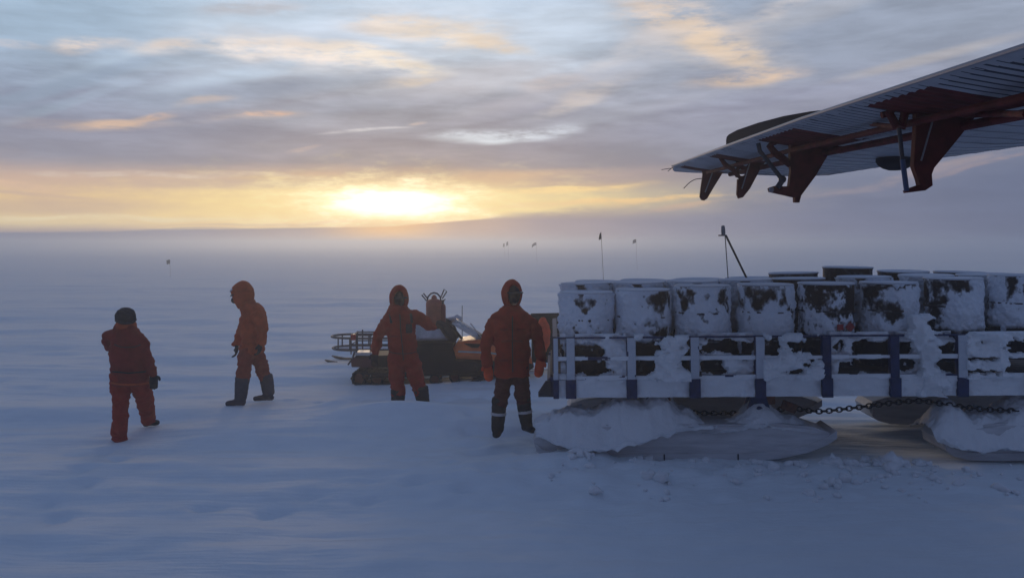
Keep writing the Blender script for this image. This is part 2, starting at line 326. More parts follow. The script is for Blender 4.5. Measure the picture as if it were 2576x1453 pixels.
# ------------------------------------------------------------------ mesh helpers
V = Vector
class MB:
    def __init__(s): s.bm = bmesh.new(); s.flat = []
    def _xf(s, vs, M):
        if M is not None:
            for v in vs: v.co = M @ v.co
    def box(s, c, size, M=None, bevel=0.0, rot=None):
        g = bmesh.ops.create_cube(s.bm, size=1.0)['verts']
        for v in g: v.co = V((v.co.x*size[0], v.co.y*size[1], v.co.z*size[2]))
        if bevel > 0:
            es = list({e for v in g for e in v.link_edges})
            r = bmesh.ops.bevel(s.bm, geom=es, offset=bevel, segments=2, affect='EDGES', profile=0.6)
            g = list({v for f in r['faces'] for v in f.verts} | {v for v in g if v.is_valid})
        T = Matrix.Translation(V(c)) @ (rot.to_4x4() if rot is not None else Matrix())
        if M is not None: T = M @ T
        s._xf(g, T); return g
    def loft(s, rings, closed=True, caps=True):
        R_ = [[s.bm.verts.new(p) for p in r] for r in rings]; n = len(R_[0])
        for a, b in zip(R_[:-1], R_[1:]):
            for i in range(n if closed else n-1):
                j = (i+1) % n
                s.bm.faces.new((a[i], a[j], b[j], b[i]))
        if caps and closed:
            s.bm.faces.new(R_[0][::-1]); s.bm.faces.new(R_[-1])
        return R_
    def tube(s, pts, r, seg=8, caps=True, ry=None, side=None, round_caps=False, capk=1.0):
        pts = [V(p) for p in pts]; n = len(pts)
        rs = r if isinstance(r, (list, tuple)) else [r]*n
        ry = rs if ry is None else (ry if isinstance(ry, (list, tuple)) else [ry]*n)
        tan = []
        for i in range(n):
            t = (pts[min(i+1, n-1)] - pts[max(i-1, 0)]); tan.append(t.normalized() if t.length > 1e-9 else V((0,0,1)))
        u = V(side) if side is not None else (V((0,0,1)) if abs(tan[0].z) < 0.9 else V((1,0,0)))
        rings = []
        prof = [(0, 1.0)]
        for i in range(n):
            t = tan[i]; u = (u - t*u.dot(t))
            u = u.normalized() if u.length > 1e-6 else t.orthogonal().normalized()
            w = t.cross(u)
            def ring(c, k): return [c + (u*math.cos(a)*rs[i] + w*math.sin(a)*ry[i])*k for a in [2*math.pi*q/seg for q in range(seg)]]
            if round_caps and i == 0:
                m = min(rs[0], ry[0])*capk
                for h in (0.97, 0.75, 0.4): rings.append(ring(pts[0] - t*m*h, math.sqrt(1-h*h)))
            rings.append(ring(pts[i], 1.0))
            if round_caps and i == n-1:
                m = min(rs[-1], ry[-1])*capk
                for h in (0.4, 0.75, 0.97): rings.append(ring(pts[-1] + t*m*h, math.sqrt(1-h*h)))
        return s.loft(rings, True, caps)
    def lathe(s, prof, c=(0,0,0), seg=32, M=None, caps=True):
        rings = []
        T = Matrix.Translation(V(c)) if M is None else Matrix.Translation(V(c)) @ M
        for r, z in prof: rings.append([T @ V((r*math.cos(2*math.pi*i/seg), r*math.sin(2*math.pi*i/seg), z)) for i in range(seg)])
        return s.loft(rings, True, caps)
    def prism(s, outline, fn, t0, t1, bevel=0.0):
        a = [s.bm.verts.new(fn(x, y, t0)) for x, y in outline]; b = [s.bm.verts.new(fn(x, y, t1)) for x, y in outline]
        n = len(a)
        fs = [s.bm.faces.new(a[::-1]), s.bm.faces.new(b)]
        for i in range(n): j = (i+1) % n; fs.append(s.bm.faces.new((a[i], a[j], b[j], b[i])))
        if bevel:
            bmesh.ops.recalc_face_normals(s.bm, faces=fs)
            es = list(set(fs[0].edges) | set(fs[1].edges))
            bmesh.ops.bevel(s.bm, geom=es, offset=bevel, segments=2, affect='EDGES')
    def ball(s, c, r, M=None, sub=2):
        g = bmesh.ops.create_icosphere(s.bm, subdivisions=sub, radius=1.0)['verts']
        rr = r if isinstance(r, (tuple, list)) else (r, r, r)
        for v in g: v.co = V((v.co.x*rr[0], v.co.y*rr[1], v.co.z*rr[2]))
        s._xf(g, Matrix.Translation(V(c)) @ (M if M is not None else Matrix())); return g
    def grid(s, P):                                  # P: rows of points
        R_ = [[s.bm.verts.new(p) for p in r] for r in P]
        for a, b in zip(R_[:-1], R_[1:]):
            for i in range(len(a)-1): s.bm.faces.new((a[i], a[i+1], b[i+1], b[i]))
        return R_
    def shift(s, d):
        for v in s.bm.verts: v.co = v.co + V(d)
    def build(s, name, mat, parent=None, smooth=35, label=None, off=None):
        if off is not None: s.shift(-V(off))
        bmesh.ops.recalc_face_normals(s.bm, faces=s.bm.faces[:])
        me = bpy.data.meshes.new(name); s.bm.to_mesh(me); s.bm.free()
        return link(name, me, mat, parent, smooth, label)
def link(name, me, mat, parent=None, smooth=35, label=None):
    if mat is not None: me.materials.append(mat)
    if smooth:
        me.polygons.foreach_set('use_smooth', [True]*len(me.polygons))
        if smooth < 180: me.set_sharp_from_angle(angle=R(smooth))
    o = bpy.data.objects.new(name, me); COL.objects.link(o)
    if parent is not None: o.parent = parent
    if label: o['label'] = label
    return o
def empty(name, loc, label, cat, group=None, rotz=0.0):
    o = bpy.data.objects.new(name, None); COL.objects.link(o); o.empty_display_size = 0.2
    o.location = loc; o.rotation_euler = (0, 0, rotz)
    return add_props(o, label, cat, group)
def copy_tree(o, parent=None):
    c = o.copy(); COL.objects.link(c)
    if parent is not None: c.parent = parent
    for ch in [k for k in bpy.data.objects if k.parent == o]: copy_tree(ch, c)
    return c
def catmull(pts, n=6):
    pts = [V(p) for p in pts]; out = []
    for i in range(len(pts)-1):
        p0, p1, p2, p3 = pts[max(i-1,0)], pts[i], pts[i+1], pts[min(i+2,len(pts)-1)]
        for k in range(n):
            t = k/n; out.append(0.5*((2*p1)+(p2-p0)*t+(2*p0-5*p1+4*p2-p3)*t*t+(3*p1-p0-3*p2+p3)*t**3))
    return out + [pts[-1]]

# ------------------------------------------------------------------ aircraft wing
WING_M = material("grey_wing_paint", (0.36,0.36,0.39), 0.42, 0.0, 0.14, 3.0)
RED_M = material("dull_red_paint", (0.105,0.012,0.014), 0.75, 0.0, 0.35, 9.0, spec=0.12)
DARK_M = material("dark_pod_and_backlit_tab", (0.018,0.021,0.032), 0.85, spec=0.03)
GROOVE_M = material("groove_dirt_and_shade", (0.06,0.06,0.075), 0.7, spec=.1)
PALE_M = material("pale_metal", (0.32,0.30,0.32), 0.4, 0.3)
STEEL_M = material("dark_steel", (0.05,0.05,0.06), 0.45, 0.6, 0.2, 12)
BLUEROD_M = material("blue_rod_paint", (0.04,0.07,0.16), 0.5)
def build_aircraft():
    root = empty("aircraft", (2.6, -1.5, 0.0), "parked aircraft whose grey wing with dull red flap hinge arms hangs overhead at the right", "aircraft")
    off = root.location.copy()
    def droop(d): return .062*(max(0.0, d-4.3)/5.0)**1.5
    def A(d, X, Z): return V((0.01455*d + X, d, CAMZ + 0.0409*d + Z - droop(d)))
    def Q(px, py, d): return V((0.01455*d + (px-1320)*d/FPX, d, CAMZ + 0.0409*d + (522-py)*d/FPX))
    # main wing box from the flap hinge line to the leading edge
    sec = [(2.17,.450),(2.45,.415),(2.85,.392),(3.2,.405),(3.42,.445),(3.55,.500),(3.58,.540),(3.54,.600),(3.35,.670),(3.0,.715),(2.6,.700),(2.17,.640)]
    w = MB(); rings = []
    for d, k in [(-3.4,1),(1.5,1),(3,1),(5,1),(7,1),(8.6,1),(9.1,.97),(9.38,.86),(9.50,.60)]:
        rings.append([A(d, 2.17+(x-2.17)*(0.55+0.45*k if k < 1 else 1), .53+(z-.53)*k) for x, z in sec])
    w.loft(rings)
    # chordwise joggles and rivet rows on the underside
    def under(X):
        for (x0, z0), (x1, z1) in zip(sec[:6], sec[1:6]):
            if x0 <= X <= x1: return z0 + (z1-z0)*(X-x0)/(x1-x0)
        return .45
    for X in (2.24, 2.42, 2.52, 2.70, 2.86, 3.02, 3.2):
        for k in range(210):
            d = 2.4 + k*0.033
            if d > 9.2: break
            w.ball(A(d, X, under(X)), (0.006, 0.006, 0.005), sub=1)
    for k in range(24):
        d = 2.3 + k*0.30
        w.tube([A(d, X, under(X)-0.001) for X in (2.2, 2.45, 2.65, 2.85, 3.05, 3.2, 3.4)], 0.006, 5)
    w.build("wing_box", WING_M, root, 40, off=off)
    # flap and aileron with beaded skin
    fl = MB(); rows = []
    for i in range(2, 1100):
        d = -3.4 + i*0.012
        if d > 9.42: break
        b = 0.006*max(0.0, math.sin(2*math.pi*d/0.085))**0.7
        rows.append([A(d, x, z - (b if 1.62 < x < 2.08 else 0)) for x, z in
                     [(1.59,.520),(1.585,.506),(1.60,.498),(1.64,.490),(1.80,.462),(1.95,.440),(2.07,.428),(2.10,.425),(2.14,.440),(2.15,.470),(2.12,.520),(1.95,.545),(1.75,.540)]])
    nr = len(rows[0]); fl.loft(rows); fl.bm.faces.ensure_lookup_table(); mids = []
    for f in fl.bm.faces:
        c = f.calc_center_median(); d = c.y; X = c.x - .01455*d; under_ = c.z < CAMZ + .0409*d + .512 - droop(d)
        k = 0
        if under_ and 1.62 < X < 2.08 and math.sin(2*math.pi*d/0.085) < -0.5: k = 1  # bead valleys coloured dark: dirt plus painted shade, since even light leaves them flat
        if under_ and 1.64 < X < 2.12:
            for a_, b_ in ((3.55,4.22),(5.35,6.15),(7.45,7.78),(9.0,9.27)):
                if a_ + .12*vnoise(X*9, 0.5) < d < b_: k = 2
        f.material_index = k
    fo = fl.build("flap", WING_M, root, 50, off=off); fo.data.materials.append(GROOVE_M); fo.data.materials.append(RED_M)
    st = MB(); st.tube([A(d, 1.583, .512) for d in (-3.3, 2, 5, 9.4)], .010, 8)
    st.build("trailing_edge_strip", PALE_M, root, off=off)
    # wing tip fairing
    tp = MB(); tip = A(9.72, 1.62, .46)
    rr = [[A(9.42, 2.12+(x-2.12)*1.0, .47+(z-.47)*1.0) for x, z in [(1.60,.515),(1.60,.495),(1.95,.440),(2.40,.42),(2.85,.40),(2.85,.66),(2.4,.69),(1.95,.55)]],
          [A(9.60, 1.62+(x-1.6)*.82, .47+(z-.47)*.7) for x, z in [(1.60,.515),(1.60,.495),(1.95,.440),(2.40,.42),(2.85,.40),(2.85,.66),(2.4,.69),(1.95,.55)]],
          [A(9.68, 1.66+(x-1.6)*.6, .46+(z-.47)*.25) for x, z in [(1.60,.515),(1.60,.495),(1.95,.440),(2.40,.42),(2.85,.40),(2.85,.66),(2.4,.69),(1.95,.55)]]]
    tp.loft(rr); tp.build("wing_tip", WING_M, root, 40, off=off)
    # raised aileron tab above the trailing edge
    ai = MB(); rows = []
    for d, h in [(6.95,.055),(6.93,.078),(6.86,.090),(6.6,.098),(6.0,.088),(5.4,.066),(4.9,.036),(4.5,.004)]:
        rows.append([A(d, 1.60, .500), A(d, 1.60, .505+h), A(d, 1.622, .505+h), A(d, 1.66, .510)])
    ai.loft(rows); ai.build("raised_aileron", DARK_M, root, 30, off=off)  # near-black colour carries the tab's backlit shade
    # static wicks
    for pts in ([(1700,422),(1683,424),(1664,427)], [(1722,405),(1700,415),(1680,431)], [(1752,404),(1727,408),(1706,413)]):
        m = MB(); m.tube([Q(*p, 9.5) for p in pts], .004, 5); m.build("static_wick", STEEL_M, root, off=off)
    m = MB(); m.tube(catmull([Q(*p, 9.3) for p in [(1766,449),(1750,451),(1735,459),(1720,474)]], 4), .0045, 5); m.build("static_wick", STEEL_M, root, off=off)
    # red torque tubes and fairing strips along the hinge line
    for X, Z, r in ((1.86,.412,.018), (2.09,.392,.022), (2.16,.405,.015)):
        m = MB(); m.tube([A(d, X, Z) for d in (-3.0, 3, 6, 8.9)], r, 8); m.build("torque_tube", RED_M, root, off=off)
    def Z6(zx, zy): return ((1900+zx/2.906)*.8519, (120+zy/2.906)*.8519)
    def Z7(zx, zy): return ((2500+zx/2.906)*.8519, (120+zy/2.906)*.8519)
    def plate(outline, z, d, th, bevel=.004):
        m = MB(); m.prism([z(*p) for p in outline], lambda x, y, t: Q(x, y, d) + V((0, t, 0)), -th, th, bevel); return m
    def rod(m, pts, z, d, r, seg=8): m.tube([Q(*z(*p), d) for p in pts], r, seg)
    # outermost arm
    d1 = 9.25
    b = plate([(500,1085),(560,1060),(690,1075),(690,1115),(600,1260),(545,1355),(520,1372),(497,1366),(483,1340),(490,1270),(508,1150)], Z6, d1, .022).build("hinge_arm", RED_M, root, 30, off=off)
    m = MB(); rod(m, [(600,1110),(530,1300)], Z6, d1-.034, .006); m.build("seam", PALE_M, b, off=off)
    # second arm with its ring and curved lever
    d2 = 7.75
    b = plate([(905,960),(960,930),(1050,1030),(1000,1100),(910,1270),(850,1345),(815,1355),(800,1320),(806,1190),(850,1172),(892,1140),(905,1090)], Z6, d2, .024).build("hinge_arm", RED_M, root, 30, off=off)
    m = MB(); rod(m, [(915,1040),(845,1270)], Z6, d2-.038, .005); m.build("seam", PALE_M, b, off=off)
    m = MB(); cc = [(845+46*math.cos(a), 1130+46*math.sin(a)) for a in [2*math.pi*k/20 for k in range(21)]]; rod(m, cc, Z6, d2, .016)
    cc = [(862+50*math.cos(a), 1052+44*math.sin(a)) for a in [2*math.pi*k/20 for k in range(21)]]; rod(m, cc, Z6, d2, .014)
    m.build("ring_eye", RED_M, b, off=off)
    m = MB(); rod(m, [(880,870),(700,985),(668,1015),(700,1062),(775,1110),(812,1165)], Z6, d2, .022); rod(m, [(795,890),(800,1000),(812,1100)], Z6, d2, .014)
    m.build("curved_lever", RED_M, root, off=off)
    m = plate([(880,870),(920,850),(960,860),(970,905),(910,960),(885,930)], Z6, d2+.05, .05); m.build("hinge_fitting", RED_M, root, 30, off=off)
    # third, large arm with crank and rod
    d3 = 6.12
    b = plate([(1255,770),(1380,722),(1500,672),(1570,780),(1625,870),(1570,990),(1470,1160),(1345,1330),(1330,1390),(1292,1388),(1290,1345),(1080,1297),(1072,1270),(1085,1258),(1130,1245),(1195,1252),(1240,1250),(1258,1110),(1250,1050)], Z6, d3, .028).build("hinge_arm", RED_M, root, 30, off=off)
    m = MB(); cc = [(1098+11*math.cos(a), 1277+11*math.sin(a)) for a in [2*math.pi*k/12 for k in range(13)]]; rod(m, cc, Z6, d3-.030, .010); m.build("eye", PALE_M, b, off=off)
    m = MB(); rod(m, [(1280,820),(1200,835),(1120,868),(1085,905),(1130,965),(1200,1015),(1262,1065)], Z6, d3, .026); m.build("curved_lever", RED_M, root, off=off)
    m = MB(); rod(m, [(985,880),(1000,950),(1190,1190)], Z6, d3-.04, .016); m.build("push_rod", STEEL_M, root, off=off)
    m = MB(); rod(m, [(1200,1180),(1185,1210),(1150,1262)], Z6, d3-.03, .020); m.ball(Q(*Z6(1192,1190), d3-.03), .028); m.build("crank", STEEL_M, root, off=off)
    m = plate([(1610,900),(1650,870),(1770,880),(1772,925),(1715,930),(1715,965),(1600,962)], Z6, d3+.05, .05); m.build("actuator", RED_M, root, 30, off=off)
    # fourth arm, nearest, with its long rod
    d4 = 4.18
    b = plate([(580,460),(700,415),(850,405),(1000,480),(1090,590),(1078,670),(960,820),(830,980),(735,1095),(715,1150),(722,1245),(660,1287),(505,1307),(498,1285),(560,1258),(612,1240),(600,1190),(560,1080),(565,1000),(580,720)], Z7, d4, .024).build("hinge_arm", RED_M, root, 30, off=off)
    m = MB(); rod(m, [(738,690),(705,800),(640,1030)], Z7, d4-.028, .0045); m.build("seam", PALE_M, b, off=off)
    m = MB(); m.lathe([(.001,-.01),(.028,-.01),(.032,0),(.032,.02)], Q(*Z7(640,540), d4-.03), 16, Matrix.Rotation(R(-90), 4, 'X')); m.build("bolt", PALE_M, b, off=off)
    m = MB(); rod(m, [(450,750),(480,1020)], Z7, d4-.02, .0105); m.build("push_rod", STEEL_M, root, off=off)
    m = MB(); rod(m, [(480,1020),(515,1290)], Z7, d4-.02, .013); m.build("rod_end", BLUEROD_M, root, off=off)
    m = MB(); rod(m, [(460,520),(365,620),(430,735),(470,745),(500,620),(460,520)], Z7, d4+.02, .022); rod(m, [(300,640),(380,620)], Z7, d4+.05, .016); rod(m, [(480,600),(600,560)], Z7, d4+.03, .03)
    rod(m, [(470,560),(455,480)], Z7, d4+.02, .012); m.build("triangular_frame", RED_M, root, off=off)
    m = MB(); m.tube([Q(*Z7(410,735), d4+.02), Q(*Z6(1830,705), 5.2), Q(*Z6(1735,695), 5.4), Q(*Z6(1700,640), 5.4)], .012); m.build("push_rod", RED_M, root, off=off)
    m = MB(); m.tube([Q(*Z7(1080,640), 4.1), Q(*Z7(1330,625), 3.6), Q(*Z7(1540,632), 3.1)], .013); m.build("push_rod", RED_M, root, off=off)
    # fuselage and engine nacelle (beyond the picture's right edge and behind it), skis on the snow
    m = MB(); rings = []
    for x, ry_, rz_, zc in [(-5.5,.12,.18,2.35),(-4.5,.32,.42,2.2),(-2.5,.62,.72,1.95),(-.8,.80,.86,1.85),(1.5,.84,.90,1.82),(5.5,.84,.90,1.82),(7.0,.78,.80,1.72),(8.2,.55,.55,1.55),(9.0,.22,.22,1.45)]:
        rings.append([V((x, -1.75 + ry_*math.copysign(abs(math.cos(a))**.7, math.cos(a)), zc + rz_*math.copysign(abs(math.sin(a))**.7, math.sin(a)))) for a in [2*math.pi*k/28 for k in range(28)]])
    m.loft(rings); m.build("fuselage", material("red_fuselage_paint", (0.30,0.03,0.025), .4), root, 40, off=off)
    m = MB(); rings = []
    for x, ry_, rz_, zc in [(2.3,.10,.12,2.72),(3.0,.26,.30,2.66),(4.2,.34,.40,2.62),(5.4,.32,.38,2.60),(6.0,.20,.22,2.58)]:
        rings.append([V((x, 1.05 + ry_*math.cos(a), zc + rz_*math.sin(a))) for a in [2*math.pi*k/20 for k in range(20)]])
    m.loft(rings); m.build("engine_nacelle", material("white_nacelle_paint", (0.6,0.6,0.6), .4), root, 40, off=off)
    # fairing pod under the leading edge, drain mast
    m = MB(); c = A(6.58, 2.79, .383); m.lathe([(.002,-.085),(.05,-.082),(.09,-.068),(.125,-.044),(.14,-.015),(.138,.01)], c, 28); m.build("antenna_pod", DARK_M, root, 60, off=off)
    m = MB(); m.tube([A(5.1, 3.0, .41), A(5.1, 3.0, .33)], .008, 6); m.tube([A(5.1, 2.97, .345), A(5.1, 3.02, .345)], .006, 6); m.build("drain_mast", STEEL_M, root, off=off)
build_aircraft()

# ------------------------------------------------------------------ freight sledge
BLUE_M = material("navy_steel_paint", (0.010,0.022,0.090), 0.55, 0.0, 0.3, 10)
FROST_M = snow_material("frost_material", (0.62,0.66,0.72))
HULL_M = material("scuffed_white_plastic", (0.60,0.60,0.62), 0.55, 0.0, 0.15, 3.0, 0.004, 20, stretch=(0.6,1,4))
BROWN_M = material("brown_timber", (0.10,0.075,0.06), 0.8, 0.0, 0.3, 8, stretch=(1,6,6))
RUST_M = material("rusty_steel", (0.16,0.06,0.03), 0.7, 0.3, 0.4, 15)
YAW, PITCH = R(-2.6), R(0.75)
SL0 = V((0.40, 9.32, 0.0))
def sled_frame():
    return Matrix.Translation(SL0) @ Matrix.Rotation(YAW, 4, 'Z') @ Matrix.Rotation(-PITCH, 4, 'Y')
SM_ = sled_frame(); SMi = SM_.inverted()
def sl_of(px, py, dy=0.0):                           # sledge coordinates of what is seen at (px, py) on the plane y = dy
    o = SMi @ V((0,0,CAMZ)); p = SMi @ W(px, py, 10.0); r = p - o
    return o + r*((dy - o.y)/r.y)
def snow_slab(mb, x0, x1, z0, z1, y, th, seed, nx=40, nz=14, hole=0.15, fn=None, edge=0.16, dark=()):
    """crust of wind-packed snow on an upright face: real thickness, ragged edges, holes where it broke off"""
    xs = np.linspace(x0, x1, nx); zs = np.linspace(z0, z1, nz); X, Z = np.meshgrid(xs, zs)
    n = fbm(X/0.16, Z/0.10, None, seed, 4); t = th*(0.75 + 0.5*n)
    m = 0.55 + 0.7*n - hole*2
    ex = np.minimum(np.minimum(X-x0, x1-X)/(edge*(x1-x0)+1e-6), np.minimum(Z-z0, z1-Z)/(edge*(z1-z0)+1e-6)); m = m + np.clip(ex, 0, 1)*0.5
    wx_ = .05*fbm(X/.12, Z/.10, None, seed+3, 3); wz_ = .035*fbm(X/.12, Z/.10, None, seed+8, 3)
    for (cx_, cz_, rx_, rz_) in dark: q_ = ((X+wx_-cx_)/rx_)**2 + ((Z+wz_-cz_)/rz_)**2; m = m - 2.2*np.exp(-q_*q_*.7)
    if fn is not None: m = m + fn(X+wx_, Z+wz_)
    t = np.where(m > 0, np.clip(t, .004, 1)*np.clip(m*3, .15, 1), 0)
    base = [[V((X[j,i], y, Z[j,i])) for i in range(nx)] for j in range(nz)]
    front = [[V((X[j,i], y - t[j,i], Z[j,i])) for i in range(nx)] for j in range(nz)]
    vf = {}
    def gv(j, i):
        if (j, i) not in vf: vf[(j,i)] = mb.bm.verts.new(front[j][i])
        return vf[(j,i)]
    keep = np.zeros((nz-1, nx-1), bool)
    for j in range(nz-1):
        for i in range(nx-1):
            if (m[j:j+2, i:i+2] > 0).sum() >= 3: keep[j,i] = True
    vb = {}
    def bv(j, i):
        if (j, i) not in vb: vb[(j,i)] = mb.bm.verts.new(base[j][i] + V((0, .01, 0)))
        return vb[(j,i)]
    for j in range(nz-1):
        for i in range(nx-1):
            if not keep[j,i]: continue
            mb.bm.faces.new((gv(j,i), gv(j,i+1), gv(j+1,i+1), gv(j+1,i)))
            for (dj, di, a, b) in ((-1,0,(j,i),(j,i+1)), (1,0,(j+1,i+1),(j+1,i)), (0,-1,(j+1,i),(j,i)), (0,1,(j,i+1),(j+1,i+1))):
                jj, ii = j+dj, i+di
                if not (0 <= jj < nz-1 and 0 <= ii < nx-1) or not keep[jj,ii]:
                    mb.bm.faces.new((gv(*a), bv(*a), bv(*b), gv(*b)))

POSTS = [1398, 1435, 1587, 1745, 1908, 2075, 2245, 2413, 2590, 2770]
LEN = 6.6; WID = 2.3; ZB, ZP, ZM, ZT = 0.66, 0.865, 1.075, 1.30
def build_sledge():
    root = empty("freight_sledge", SL0, "long blue steel freight sledge on white ski hulls, caked in snow and loaded with drums", "sledge")
    root.rotation_euler = (SM_.to_euler())
    m = MB()
    for y in (0.06, WID-0.06): m.box((LEN/2, y, (ZB+ZP)/2), (LEN, .09, ZP-ZB), bevel=.01)
    for k in range(9): m.box((0.2+k*0.78, WID/2, ZB+.09), (.10, WID-.24, .14))
    m.box((0.03, WID/2, ZB+.09), (.09, WID-.24, .17)); m.build("bed_frame", BLUE_M, root)
    m = MB()
    for k in range(14): m.box((LEN/2, .13+k*.155+.02, ZP-.0+.012), (LEN-.04, .135, .035), bevel=.004)
    m.build("deck", BROWN_M, root)
    xs = [sl_of(p, 900).x for p in POSTS]
    random.seed(4)
    for i, x in enumerate(xs):
        wd = .05 if i == 0 else .092
        m = MB(); m.box((x, -.035, (ZB+ZT)/2-.005), (wd, .085, ZT-ZB-.01), bevel=.008)
        m.box((x, -.085, ZB+.10), (wd*1.2, .02, .20), bevel=.004)
        p = m.build("post", BLUE_M, root)
        if i not in (5, 6):
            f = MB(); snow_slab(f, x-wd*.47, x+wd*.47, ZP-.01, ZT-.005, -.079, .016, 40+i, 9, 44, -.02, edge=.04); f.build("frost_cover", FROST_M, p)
        m = MB(); m.box((x, WID+.035, (ZB+ZT)/2), (wd, .085, ZT-ZB), bevel=.008); m.build("post", BLUE_M, root)
    for y, yf in ((-.035, -.066), (WID+.035, WID)):
        for z, h, nm in ((ZT-.006, .018, "top_rail"), (ZM, .034, "middle_rail"), (ZP+.005, .04, "lower_rail")):
            m = MB()
            m.box(((xs[0]+LEN)/2, y+.010, z), (LEN-xs[0], .05, h), bevel=.006)
            o = m.build(nm, BLUE_M, root)
            if y < 0 and nm != 'top_rail':
                f = MB(); snow_slab(f, xs[0]-.02, LEN, z-h*.55, z+h*.75, -.052, .022, int(z*100), 220, 7, .22, edge=.02); f.build("snow_crust", SNOW, o)
    # packed snow on the lower side panels, bay by bay
    for i in range(1, len(xs)-1):
        m = MB(); x0, x1 = xs[i]+.055, xs[i+1]-.055
        m.box(((x0+x1)/2, -.005, (ZB+ZP)/2), (x1-x0, .03, ZP-ZB-.02), bevel=.004); o = m.build("side_panel", BLUE_M, root)
        f = MB(); snow_slab(f, x0, x1, ZB+.005, ZP+.01, -.02, .045, 60+i, 34, 14, -.22, edge=.03); f.build("snow_crust", SNOW, o)
    m = MB(); m.box(((xs[0]+xs[1])/2, -.01, (ZB+ZP)/2), (xs[1]-xs[0]-.06, .04, ZP-ZB)); o = m.build("side_panel", BLUE_M, root)
    f = MB(); snow_slab(f, xs[0]-.03, xs[1]-.03, ZB, ZP+.05, -.03, .03, 91, 16, 20, -.1); f.build("snow_crust", SNOW, o)
    GAPS = {0: [(1412,880,9,18)], 1: [(1478,879,48,21),(1485,922,50,20)], 2: [(1612,879,24,24),(1612,920,22,18)], 3: [(1812,873,58,18),(1795,922,32,20),(1868,884,20,16)], 4: [(1937,868,16,18),(2040,865,22,9),(1995,938,18,6)],
            5: [(2190,880,46,28),(2128,925,30,24),(2205,925,40,24),(2108,872,12,12)], 6: [(2275,870,20,18),(2272,914,18,20),(2386,880,20,18),(2386,916,20,18)], 7: [(2548,868,24,14),(2545,916,32,18),(2452,931,50,4),(2450,899,40,4)]}
    for i in range(len(xs)-1):
        x0, x1 = xs[i]+.05, xs[i+1]-.05; dk = []
        for (a_, b_, ra, rb) in GAPS.get(i, []):
            p_ = sl_of(a_, b_, .035); dk.append((p_.x, p_.z, ra*9.2/FPX, rb*9.2/FPX))
        f = MB(); snow_slab(f, x0-(.02 if i in (2,4,7) else 0), x1, ZP-.02, ZT+.03, -.050 if i in (2,4,7) else .035, .10 if i in (2,4,7) else .06, 300+i*3, 64, 44, {2:.20,4:.24,7:.14}.get(i,.04), edge=.10, dark=dk, fn=(lambda X, Z: -.35*np.clip((Z-ZP)/.4, 0, 1)*(1+fbm(X/.2, Z/.1, None, 12, 3))) if i in (2,4) else None); f.build("packed_snow", SNOW, root)
    ca = sl_of(2330, 925, -.03)
    f = MB(); snow_slab(f, ca.x-.28, ca.x+.30, ZB+.0, ZT+.22, -.03, .13, 401, 44, 60, -.1, edge=.05, fn=lambda X, Z: 1.0 - 2.2*(((X-ca.x+.10*(Z-.95)*(Z>.95)-.05*(Z<.95))/(.15+.05*np.sin(Z*5)))**2)**1.5 - 1.6*np.clip((Z-ZT-.02+.25*np.abs(X-ca.x+.03))/.12, 0, 1)); f.build("packed_snow", SNOW, root)
    # end frame and tow lug at the front end
    m = MB()
    for y in (.3, 1.15, 2.0): m.box((xs[0]-.005, y, (ZP+ZT)/2), (.06, .07, ZT-ZP))
    m.box((xs[0]-.005, WID/2, ZT-.02), (.05, WID-.02, .05)); m.build("end_frame", BLUE_M, root)
    m = MB(); m.prism([(0,0),(0,.17),(-.05,.17),(-.13,.05),(-.13,0)], lambda x, y, t: V((x+.02, t, y+ZB+.01)), -.03, .01, .004)
    m.tube([V((-.09,-.05,ZB+.06)), V((-.09,.06,ZB+.06))], .012); m.build("tow_lug", STEEL_M, root)
    # running gear: two bogies of two ski hulls each
    def ski(name_x, y, L, tip=0.30, h=.37, zb=.0):
        prof = [(0,.20),(.03,.11),(.10,.05),(.25,.008),(.45,0),(L-.95,0),(L-.60,.025),(L-.30,.09),(L-.10,.17),(L,.235),(L-.03,.265),(L-.25,h-.03),(L-.55,h),(L*.5,h),(.6,h),(.22,h-.05),(.05,.27)]
        m = MB(); m.prism([(x, z) for x, z in prof], lambda x, z, t: V((name_x+x, t, zb+z)), y-.27, y+.27, .022); o = m.build("ski_hull", HULL_M, root, 30)
        s = MB(); rows = []
        for x, z in prof[1:10]: rows.append([V((name_x+x, yy, zb+z+dz)) for yy, dz in ((y-.285,-.012),(y+.285,-.012),(y+.285,.068),(y-.285,.068))])
        s.loft(rows); so = s.build("wear_strip", HULL_M, o, 30)
        for gx in (1.38, 2.15):
            g = MB(); g.box((name_x+gx, y-.288, zb+.03), (.012, .012, .07)); g.build("strip_joint", STEEL_M, o)
        for px_ in (L*.41, L*.76):
            b = MB(); b.prism([(-.17,h-.02),(-.07,ZB),(.07,ZB),(.17,h-.02)], lambda x, z, t: V((name_x+px_+x, t, z)), y-.10, y-.075)
            b.prism([(-.17,h-.02),(-.07,ZB),(.07,ZB),(.17,h-.02)], lambda x, z, t: V((name_x+px_+x, t, z)), y+.075, y+.10)
            b.tube([V((name_x+px_, y-.14, .50)), V((name_x+px_, y+.14, .50))], .035, 12); b.build("pivot_bracket", BLUE_M, o)
        return o
    x1 = sl_of(1343, 1130, .22).x; x2 = sl_of(2345, 1135, .22).x; L = sl_of(2086, 1110, .22).x - x1
    ski(x1, .24, L); ski(x2, .24, L); ski(x1+.40, 2.06, L); ski(x2-.10, 2.06, L)
    for xb in (x1+L*.41, x1+L*.76, x2+L*.41, x2+L*.76):
        m = MB(); m.box((xb+.1, WID/2, ZB-.06), (.16, WID-.3, .11), bevel=.01); m.build("axle_beam", RUST_M, root)
    return root, (x1, x2, L)
sledge, (SX1, SX2, SKL) = build_sledge()

